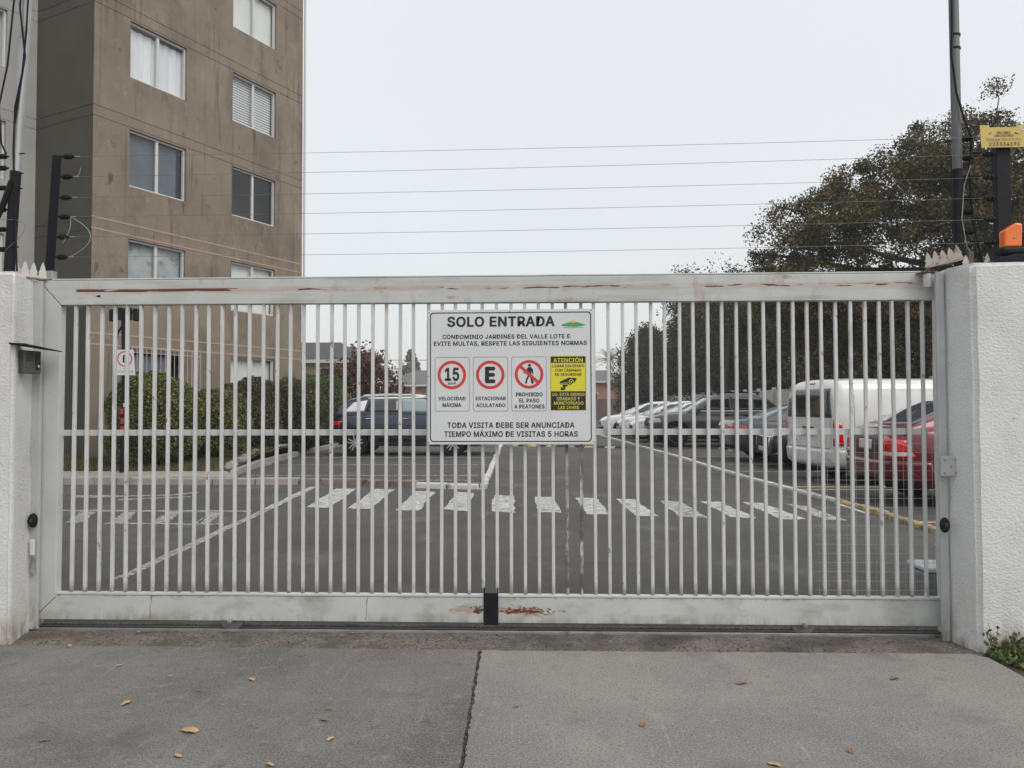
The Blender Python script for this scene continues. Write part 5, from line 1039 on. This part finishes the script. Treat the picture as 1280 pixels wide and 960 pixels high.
# --- dark car with chrome grille, nose to the lane, half hidden by the van
dk = dict(wc); dk.update(paint=p_black, top=[(0, .8), (.1, .9), (.4, .94), (3.0, .96), (3.5, .93), (4.0, .86), (4.22, .76), (4.3, .58)], glass=cglass,
    bits=[], proj=[('headlight', 'front', [(.44, .68), (.78, .71), (.78, .79), (.46, .76)], clearlens, .008, True), ('headlight', 'side', [(3.84, .76), (4.12, .70), (4.14, .77), (3.88, .82)], clearlens, .006), ('grille', 'front', [(-.42, .40), (.42, .40), (.46, .68), (-.46, .68)], trim, .010), ('chrome_grille_bar', 'front', [(-.62, .66), (.62, .66), (.62, .69), (-.62, .69)], chrome, .016),
          ('chrome_grille_bar', 'front', [(.44, .44), (.50, .44), (.50, .68), (.45, .68)], chrome, .014, True), ('number_plate', 'front', [(-.2, .36), (.2, .36), (.2, .46), (-.2, .46)], platem, .022), ('chrome_intake_trim', 'front', [(.55, .28), (.76, .34), (.76, .37), (.55, .31)], chrome, .010, True), ('air_intake', 'front', [(.52, .32), (.74, .36), (.74, .46), (.55, .46)], trim, .006, True)])
car('dark blue car with a chrome grille bar half hidden behind the white van', (9.1, 12.2, 0), PI, dk)
# --- white van
vhw = lambda z: .95 * float(np.interp(z, [.3, 1.0, 1.3, 1.55, 1.75], [1, 1, .985, .945, .90]))
van = dict(L=4.7, W=1.9, r=.325, paint=p_van, axles=(.95, 3.72), rim='plain', belt=1.1, roofz=1.8, van=True, N=26, vanhw=vhw,
    top=[(0, 1.50), (.04, 1.67), (.16, 1.765), (.5, 1.785), (2.6, 1.785), (3.1, 1.72), (3.45, 1.55), (3.85, 1.20), (4.3, 1.02), (4.6, .85), (4.7, .65)],
    bot=[(0, .33), (.1, .27), (.5, .24), (4.2, .24), (4.7, .34)], wid=[(0, .90), (.05, .95), (.25, .99), (.6, 1), (3.6, 1), (4.3, .94), (4.7, .78)],
    screens=[('rear_window', (.02, 1.13), (.055, 1.62), cglass, .84), ('windshield', (3.78, 1.25), (3.2, 1.72), cglass, .86)],
    wins=[([(2.75, 1.12), (3.55, 1.12)], [(2.75, 1.55), (3.2, 1.52)])], mirror=(3.35, 1.10), seams=(1.12, 3.6), seamz=(.40, 1.0), handles=(1.2,), hz=.985, hm=trim,
    bits=[('side_rail', (1.2, 2.6, .93, .955, .99, 1.01), trim, True, .005)],
    proj=[('taillight', 'rear', [(.835, .66), (.905, .66), (.885, 1.07), (.835, 1.09)], redlens, .012, True), ('taillight', 'side', [(.02, .66), (.15, .66), (.13, 1.04), (.03, 1.09)], redlens, .012), ('taillight_clear', 'rear', [(.835, .78), (.895, .78), (.895, .86), (.835, .86)], clearlens, .016, True), ('number_plate', 'rear', [(-.26, .80), (.26, .80), (.26, .91), (-.26, .91)], platem, .012),
          ('bumper', 'rear', [(-.90, .31), (.90, .31), (.90, .58), (-.90, .58)], p_van, .035), ('bumper', 'side', [(.0, .31), (.50, .31), (.44, .58), (.0, .58)], p_van, .03), ('bumper_seam', 'rear', [(-.88, .605), (.88, .605), (.88, .615), (-.88, .615)], trim, .004), ('brake_light', 'rear', [(-.13, 1.70), (.13, 1.70), (.13, 1.73), (-.13, 1.73)], redlens, .012),
          ('tailgate_handle', 'rear', [(-.2, .935), (.2, .935), (.2, .965), (-.2, .965)], trim, .010), ('tailgate_badge', 'rear', [(-.05, 1.02), (.05, 1.02), (.05, 1.08), (-.05, 1.08)], chrome, .008), ('badge', 'rear', [(-.55, .70), (-.42, .70), (-.42, .73), (-.55, .73)], trim, .005), ('badge', 'rear', [(.42, .70), (.5, .70), (.5, .73), (.42, .73)], trim, .005),
          ('panel_seam', 'side', [(.32, .70), (.328, .70), (.368, 1.66), (.360, 1.66)], greyp, .004), ('panel_seam', 'rear', [(.76, .62), (.768, .62), (.74, 1.70), (.732, 1.70)], trim, .001, True)],
    prisms=[])
v_ = car('white panel van with tall red tail lamps parked tail to the lane', (4.74, 9.15, 0), R(8), van, name='parked_van', cat='van')
# pressed side panels: crease shade drawn as flat grey lines
for sd_ in (-1, 1):
    for x0, x1 in ((.75, 2.55),):
        mb = MB(); o_ = []
        for (xx0, xx1, za, zb2) in ((x0, x1, 1.60, 1.606), (x0, x1, 1.16, 1.167)):
            mb.grid(lambda u, v: (xx0 + (xx1 - xx0) * u, sd_ * (vhw(za + (zb2 - za) * v) + .003), za + (zb2 - za) * v), 8, 1)
        mb.build('crease_shade_line', slat_d, v_)
# --- red sedan, rear to the lane
rd = dict(L=4.5, W=1.72, r=.31, paint=p_red, axles=(.98, 3.58), rim='plain', belt=1.0, roofz=1.46, cb=.92, ct=.66,
    top=[(0, .86), (.05, .99), (.2, 1.04), (.7, 1.04), (1.3, 1.0), (3.2, .95), (3.8, .88), (4.3, .76), (4.5, .58)], bot=[(0, .42), (.15, .28), (.6, .22), (4.2, .2), (4.5, .3)], wid=[(0, .82), (.08, .91), (.4, .99), (.8, 1), (3.6, 1), (4.2, .9), (4.5, .72)],
    cabin=[(.10, .98), (.6, 1.20), (1.0, 1.385), (1.5, 1.47), (2.3, 1.46), (2.7, 1.38), (3.1, 1.2), (3.55, .96)],
    wins=[([(1.0, 1.06), (2.15, 1.04)], [(1.32, 1.33), (2.14, 1.39)]), ([(2.22, 1.04), (3.1, 1.02)], [(2.22, 1.38), (2.66, 1.33)])],
    screens=[('windshield', (3.45, 1.0), (2.75, 1.38), cglass, .9), ('rear_window', (.34, 1.08), (1.2, 1.42), M('rear_glass_red_car', (.05, .055, .07), None, rough=.08, spec=.9), .88)],
    mirror=(3.0, 1.04), seams=(1.2, 2.18, 3.2), seamz=(.36, .98), handles=(1.35, 2.28), hz=.88,
    bits=[('exhaust', (.02, .2, .45, .52, .22, .27), chrome, True, .02)],
    proj=[('taillight', 'rear', [(.46, .64), (.80, .64), (.80, .88), (.56, .93)], redlens, .010, True), ('taillight', 'side', [(.03, .65), (.30, .66), (.20, .82), (.03, .90)], redlens, .010), ('lamp_lens', 'rear', [(.50, .675), (.80, .675), (.80, .725), (.50, .725)], clearlens, .014, True), ('lamp_lens', 'side', [(.03, .683), (.26, .687), (.24, .723), (.03, .723)], clearlens, .0125),
          ('plate_recess_shade', 'rear', [(-.44, .68), (.44, .68), (.44, .94), (-.44, .94)], M('recess_shade_red', (.045, .010, .012), None, rough=.4), .004), ('number_plate', 'rear', [(-.2, .74), (.2, .74), (.2, .87), (-.2, .87)], platem, .010), ('boot_lip', 'rear', [(-.62, .965), (.62, .965), (.62, .985), (-.62, .985)], p_red, .012),  # plate recess has no depth; a darker red panel paints its shade
          ('bumper', 'rear', [(-.82, .34), (.82, .34), (.80, .60), (-.80, .60)], p_red, .035), ('bumper', 'side', [(.0, .34), (.56, .34), (.48, .60), (.0, .60)], p_red, .030), ('bumper_base', 'rear', [(-.72, .30), (.72, .30), (.72, .37), (-.72, .37)], trim, .042)],
    prisms=[])
car('red sedan parked tail to the lane nearest the gate at right', (4.55, 6.3, 0), 0, rd)

# ------------------------------------------------------------ concrete wall behind the right row
wl = thing('panel_wall', 'pale precast concrete panel wall behind the parked cars at right', 'wall', (9.95, 12, 0))
wc_m = M('precast_concrete', (.36, .355, .335), (.44, .43, .41), 1.2, .9, layers=[((.27, .26, .24), 1.8, .58, .75, (1, 1, .4))])
y = -1.0; i = 0
while y < 48:
    xo = -.028 * y
    MB().box(xo - .07, xo + .07, y - .07, y + .07, -.05, 2.05).build('post', wc_m, wl, bevel=.01)
    for k in range(4): MB().box(xo - .035, xo + .025, y + .08, y + 1.93, .0 + k * .49, .485 + k * .49, Matrix.Identity(4)).build('panel', wc_m, wl, bevel=.006)
    y += 2.0; i += 1
# ------------------------------------------------------------ far houses
roof_d = M('dark_roof', (.05, .052, .058), (.065, .067, .072), 6, .8, stretch=(8, 1, 1)); cream = M('cream_wall', (.50, .40, .24), (.46, .37, .22), 2, .9); salmon = M('salmon_wall', (.36, .17, .12), (.30, .15, .11), 2, .9); roof_g = M('grey_roof', (.10, .10, .10), (.14, .14, .135), 4, .85)
def house(label, x, y, w, d, he, hr, ov, wall, roof, hip=1.0, wins=()):
    t = thing('house', label, 'house', (x, y, 0)); MB().box(-w / 2, w / 2, 0, d, -.05, he - .002).build('wall', wall, t)
    a, b = -w / 2 - ov, w / 2 + ov
    MB().add([(a, -ov, he), (b, -ov, he), (b, d + ov, he), (a, d + ov, he), (a + hip * d / 2, d / 2, hr), (b - hip * d / 2, d / 2, hr)], [(0, 1, 5, 4), (1, 2, 5), (2, 3, 4, 5), (3, 0, 4), (3, 2, 1, 0)]).build('roof', roof, t)
    MB().box(a, b, -ov - .06, -ov - .002, he - .12, he + .05).build('gutter', frame_w, t)
    for (wx, wz_, ww, wh_) in wins:
        o = MB().box(wx - ww / 2, wx + ww / 2, -.05, .02, wz_, wz_ + wh_).build('window', frame_w, t); MB().box(wx - ww / 2 + .06, wx + ww / 2 - .06, -.06, -.052, wz_ + .06, wz_ + wh_ - .06).build('pane', cglass, o)
    return t
house('cream house with a dark hipped roof beside the brown building', -13.6, 36, 7.2, 6, 3.75, 5.0, .45, cream, roof_d, .62, [(-.2, 2.2, .9, 1.1), (2.5, 2.2, 1.3, 1.2), (-2.4, 2.2, 1, 1.1)])
house('low salmon house with a grey roof far behind the blue SUV', -9.5, 68, 9.5, 8, 3.3, 4.9, .4, salmon, roof_g, .5, [(-2.5, 1.2, 1.4, 1.2), (1.5, 1.2, 1.4, 1.2)])
house('far salmon house glimpsed right of the white entrance sign', 6.2, 72, 5, 8, 3.7, 5.0, .4, salmon, roof_g, .5, [(-1, 1.4, 1.2, 1.2)])
house('far pale house behind the entrance sign at the lane end', -1.5, 80, 8, 8, 3.2, 4.6, .4, cream, roof_g, .5, [(-2, 1.2, 1.4, 1.2), (2, 1.2, 1.4, 1.2)])
MB().box(-30, 20, 63.8, 64, -.1, 1.9).build('boundary_wall', M('brown_wall', (.12, .08, .065), (.16, .11, .09), 1, .9)); tag(bpy.data.objects['boundary_wall'], 'low brown boundary wall in front of the far houses', 'wall')
# palm and distant pine
def palm(label, p, h, r, n=26, seed=0):
    t = thing('palm_tree', label, 'tree', p); MB().tube([(0, 0, 0), (.1, 0, h * .5), (0, 0, h)], [.3, .22, .2], 8).build('trunk', bark, t, smooth=True); rr = random.Random(seed); mb = MB()
    for k in range(n):
        a = rr.uniform(0, 2 * PI); e = rr.uniform(-.3, 1.3); L_ = r * rr.uniform(.8, 1.1); pts = []
        for q in range(7): u = q / 6; pts.append(Vector((math.cos(a) * math.cos(e) * L_ * u, math.sin(a) * math.cos(e) * L_ * u, h + math.sin(e) * L_ * u - .45 * L_ * u * u)))
        for q in range(6):
            d = (pts[q + 1] - pts[q]); sdv = d.cross(Vector((0, 0, 1))).normalized()
            for m2 in range(3):
                b_ = pts[q].lerp(pts[q + 1], m2 / 3)
                for sg_ in (-1, 1): tip = b_ + sdv * sg_ * .55 * (1 - .5 * q / 6) + d * .4 - Vector((0, 0, .15)); mb.add([b_, b_ + d * .14, tip], [(0, 1, 2)])
    mb.build('fronds', lf_far, t); return t
palm('hazy palm tree beyond the far houses just right of the entrance sign', (9.0, 95, 0), 7.2, 3.0, 34, 1)
palm('hazy palm crown beyond the salmon house roof, left of the entrance sign', (-19.5, 105, 0), 6.3, 2.8, 30, 2)
def pine(label, p, h, r, seed):
    rg = np.random.default_rng(seed); t = thing('pine_tree', label, 'tree', p); MB().tube([(0, 0, 0), (0, 0, h)], [.25, .05], 6).build('trunk', bark, t); P = []
    z = h * .15
    while z < h:
        rad = r * (1 - z / h) ** .8 + .2; nb = 7
        for k in range(nb): a = rg.uniform(0, 2 * PI); u = rg.random(40) * rad; P.append(np.stack([u * math.cos(a), u * math.sin(a), z - .12 * u + rg.normal(0, .08, 40)], 1) + rg.normal(0, .1, (40, 3)))
        z += h * .045
    leaves_obj('foliage', leaf_mesh(np.concatenate(P), .32, .4, 1.6), lf_far, t); return t
pine('hazy tall pine beyond the salmon house roof', (-21.8, 125, 0), 11.0, 3.6, 3)
pine('hazy smaller pine farther left behind the cream house', (-30, 118, 0), 11, 3.2, 5)
# overhead cable far behind
MB().tube([Vector(p) for p in arc((-30, 50, 5.0), (18, 50, 4.9), (0, 0, -.35), 24)], .018, 5).build('overhead_cable', rubber); tag(bpy.data.objects['overhead_cable'], 'thin overhead cable crossing behind the gate far away', 'cable')
for x in (-30, 18):
    o = MB().tube([(x, 50.1, 0), (x, 50.1, 6)], .12, 8).build('utility_pole', M('pole_concrete', (.3, .3, .29), None, rough=.9)); tag(o, 'plain concrete utility pole carrying the overhead cable at %s' % ('left' if x < 0 else 'right'), 'pole')

# ------------------------------------------------------------ weeds by the right pillar and fallen leaves
n = 16000; u = rng.random(n); P = np.stack([2.40 + u ** .8 * 1.0, np.zeros(n), np.zeros(n)], 1)
P[:, 1] = -.37 - rng.random(n) * np.clip((P[:, 0] - 2.37) * 3.2, .04, .8); hgt = np.clip((P[:, 0] - 2.36) * .35, .015, .22) * np.exp(-((P[:, 1] + .36) ** 2) * 8)
P[:, 2] = rng.random(n) ** 1.5 * hgt + .004
w = leaves_obj('weeds', leaf_mesh(P, .016, .6, 2.2), lf_weed, None, 'stuff'); w['label'] = 'green weeds growing at the foot of the right pillar'
MB().prism([(2.40, -.34), (2.40, -.71), (2.51, -1.1), (2.63, -4.4), (9, -4.4), (9, -.34)], -.06, -.003).build('verge', soil, kind='structure', recalc=True)
for k, (x, zt) in enumerate(((2.43, .16), (2.50, .10), (2.57, .13))):
    r = np.random.default_rng(70 + k); t = thing('weed_plant', ['leafy weed climbing the right pillar corner', 'low leafy weed against the right pillar foot', 'taller leafy weed at the frame edge by the right pillar'][k], 'plant', (x, -.375, 0), 0)
    mb = MB(); Ps = []
    for q in range(5):
        tip = Vector((r.normal(0, .035), r.normal(-.01, .01), zt * r.uniform(.6, 1.1))); mb.tube([(0, 0, 0), tip * .5 + Vector((.008, 0, 0)), tip], .0013, 4)
        for j in range(6): Ps.append(tip * r.uniform(.3, 1) + Vector(r.normal(0, .010, 3)))
    mb.build('stem', lf_weed, t); leaves_obj('foliage', leaf_mesh(np.array([p[:] for p in Ps]), .020, .4, 1.5), lf_weed, t)
LV = [(-1.457, -1.466, .036, 't', 'largest tan fallen leaf, lying near the bottom left of the driveway'), (-1.881, -1.179, .026, 't', 'tan folded fallen leaf left of the pale leaf'), (-1.424, -.862, .023, 't', 'small pale tan leaf in the middle of the left slab'),
      (-1.163, -.131, .024, 'o', 'orange leaf on the threshold below the gate'), (-2.653, -.366, .022, 't', 'pale leaf on the slab edge beside the left pillar'), (1.736, -.762, .026, 'o', 'dark orange leaf on the pale right slab'), (.97, -.849, .026, 'o', 'orange leaf right of the driveway joint')]
SL = ['thin orange leaf on the left slab, nearest the left edge of the view', 'tan leaf low on the left slab near the bottom left corner', 'tiny leaf on the threshold left of the middle', 'orange leaf left of the driveway joint, upper of a close pair', 'orange leaf left of the driveway joint, lower of a close pair', 'tiny fleck of orange leaf above the close pair of leaves', 'tan leaf at the very bottom edge of the view on the left slab', 'tiny leaf just right of the driveway joint', 'tan leaf at the bottom edge of the right slab', 'brown leaf low on the right slab near the bottom edge', 'small tan leaf just below the largest leaf', 'dark leaf in the middle of the right slab', 'small tan leaf high on the left slab', 'small orange leaf between the folded tan leaf and the pale leaf', 'small leaf on the threshold beside the left pillar', 'second small leaf on the threshold near the left pillar foot']
sm = [(-2.194, -.685, .016), (-2.004, -1.573, .018), (-1.109, -.082, .014), (-.931, -1.338, .018), (-.851, -1.525, .018), (-.948, -1.22, .012), (-1.019, -1.75, .018), (-.112, -1.166, .014), (.872, -1.694, .022), (1.201, -1.571, .018), (-1.40, -1.69, .018), (.427, -1.347, .02), (-1.85, -.83, .012), (-1.62, -1.02, .012), (-2.4, -.10, .014), (-2.42, -.30, .012)]
for i, a in enumerate(LV + [(x, y, s_, 'to'[i % 2], SL[i]) for i, (x, y, s_) in enumerate(sm)]):
    x, y, s_, c_, l_ = a; s_ *= .85; r = random.Random(i); n = 12; vs = [(0, 0, .004)]
    for k in range(n):
        th = 2 * PI * k / n; q = s_ * (1 + .35 * math.cos(th) ** 2 + .22 * (k % 2)) * r.uniform(.8, 1.05); vs.append((q * math.cos(th), q * .62 * math.sin(th), .003 + abs(math.sin(th)) * s_ * .35 * r.uniform(.3, 1)))
    mb = MB(); mb.add(vs, [(0, 1 + k, 1 + (k + 1) % n) for k in range(n)]); mb.tube([(s_ * 1.2, 0, .003), (s_ * 1.8, s_ * .15, .004)], .0008, 4)
    o = mb.build('fallen_leaf', dirtl if c_ == 't' else dirtl2, loc=(x, y, .002)); o.rotation_euler = (0, 0, r.uniform(0, 6)); tag(o, l_, 'leaf', 'fallen leaves on the driveway')

# ------------------------------------------------------------ the misty air
hz = MB().box(-90, 90, -30, 135, -1.3, 19).build('haze', M('mist', (1, 1, 1)), kind='stuff')
m = hz.data.materials[0]; n = m.node_tree; n.nodes.clear(); pv = n.nodes.new('ShaderNodeVolumePrincipled'); pv.inputs['Density'].default_value = .0014; pv.inputs['Color'].default_value = (.93, .95, .97, 1); pv.inputs['Anisotropy'].default_value = .2
o_ = n.nodes.new('ShaderNodeOutputMaterial'); n.links.new(pv.outputs[0], o_.inputs['Volume']); hz['label'] = 'pale misty air over the whole place'
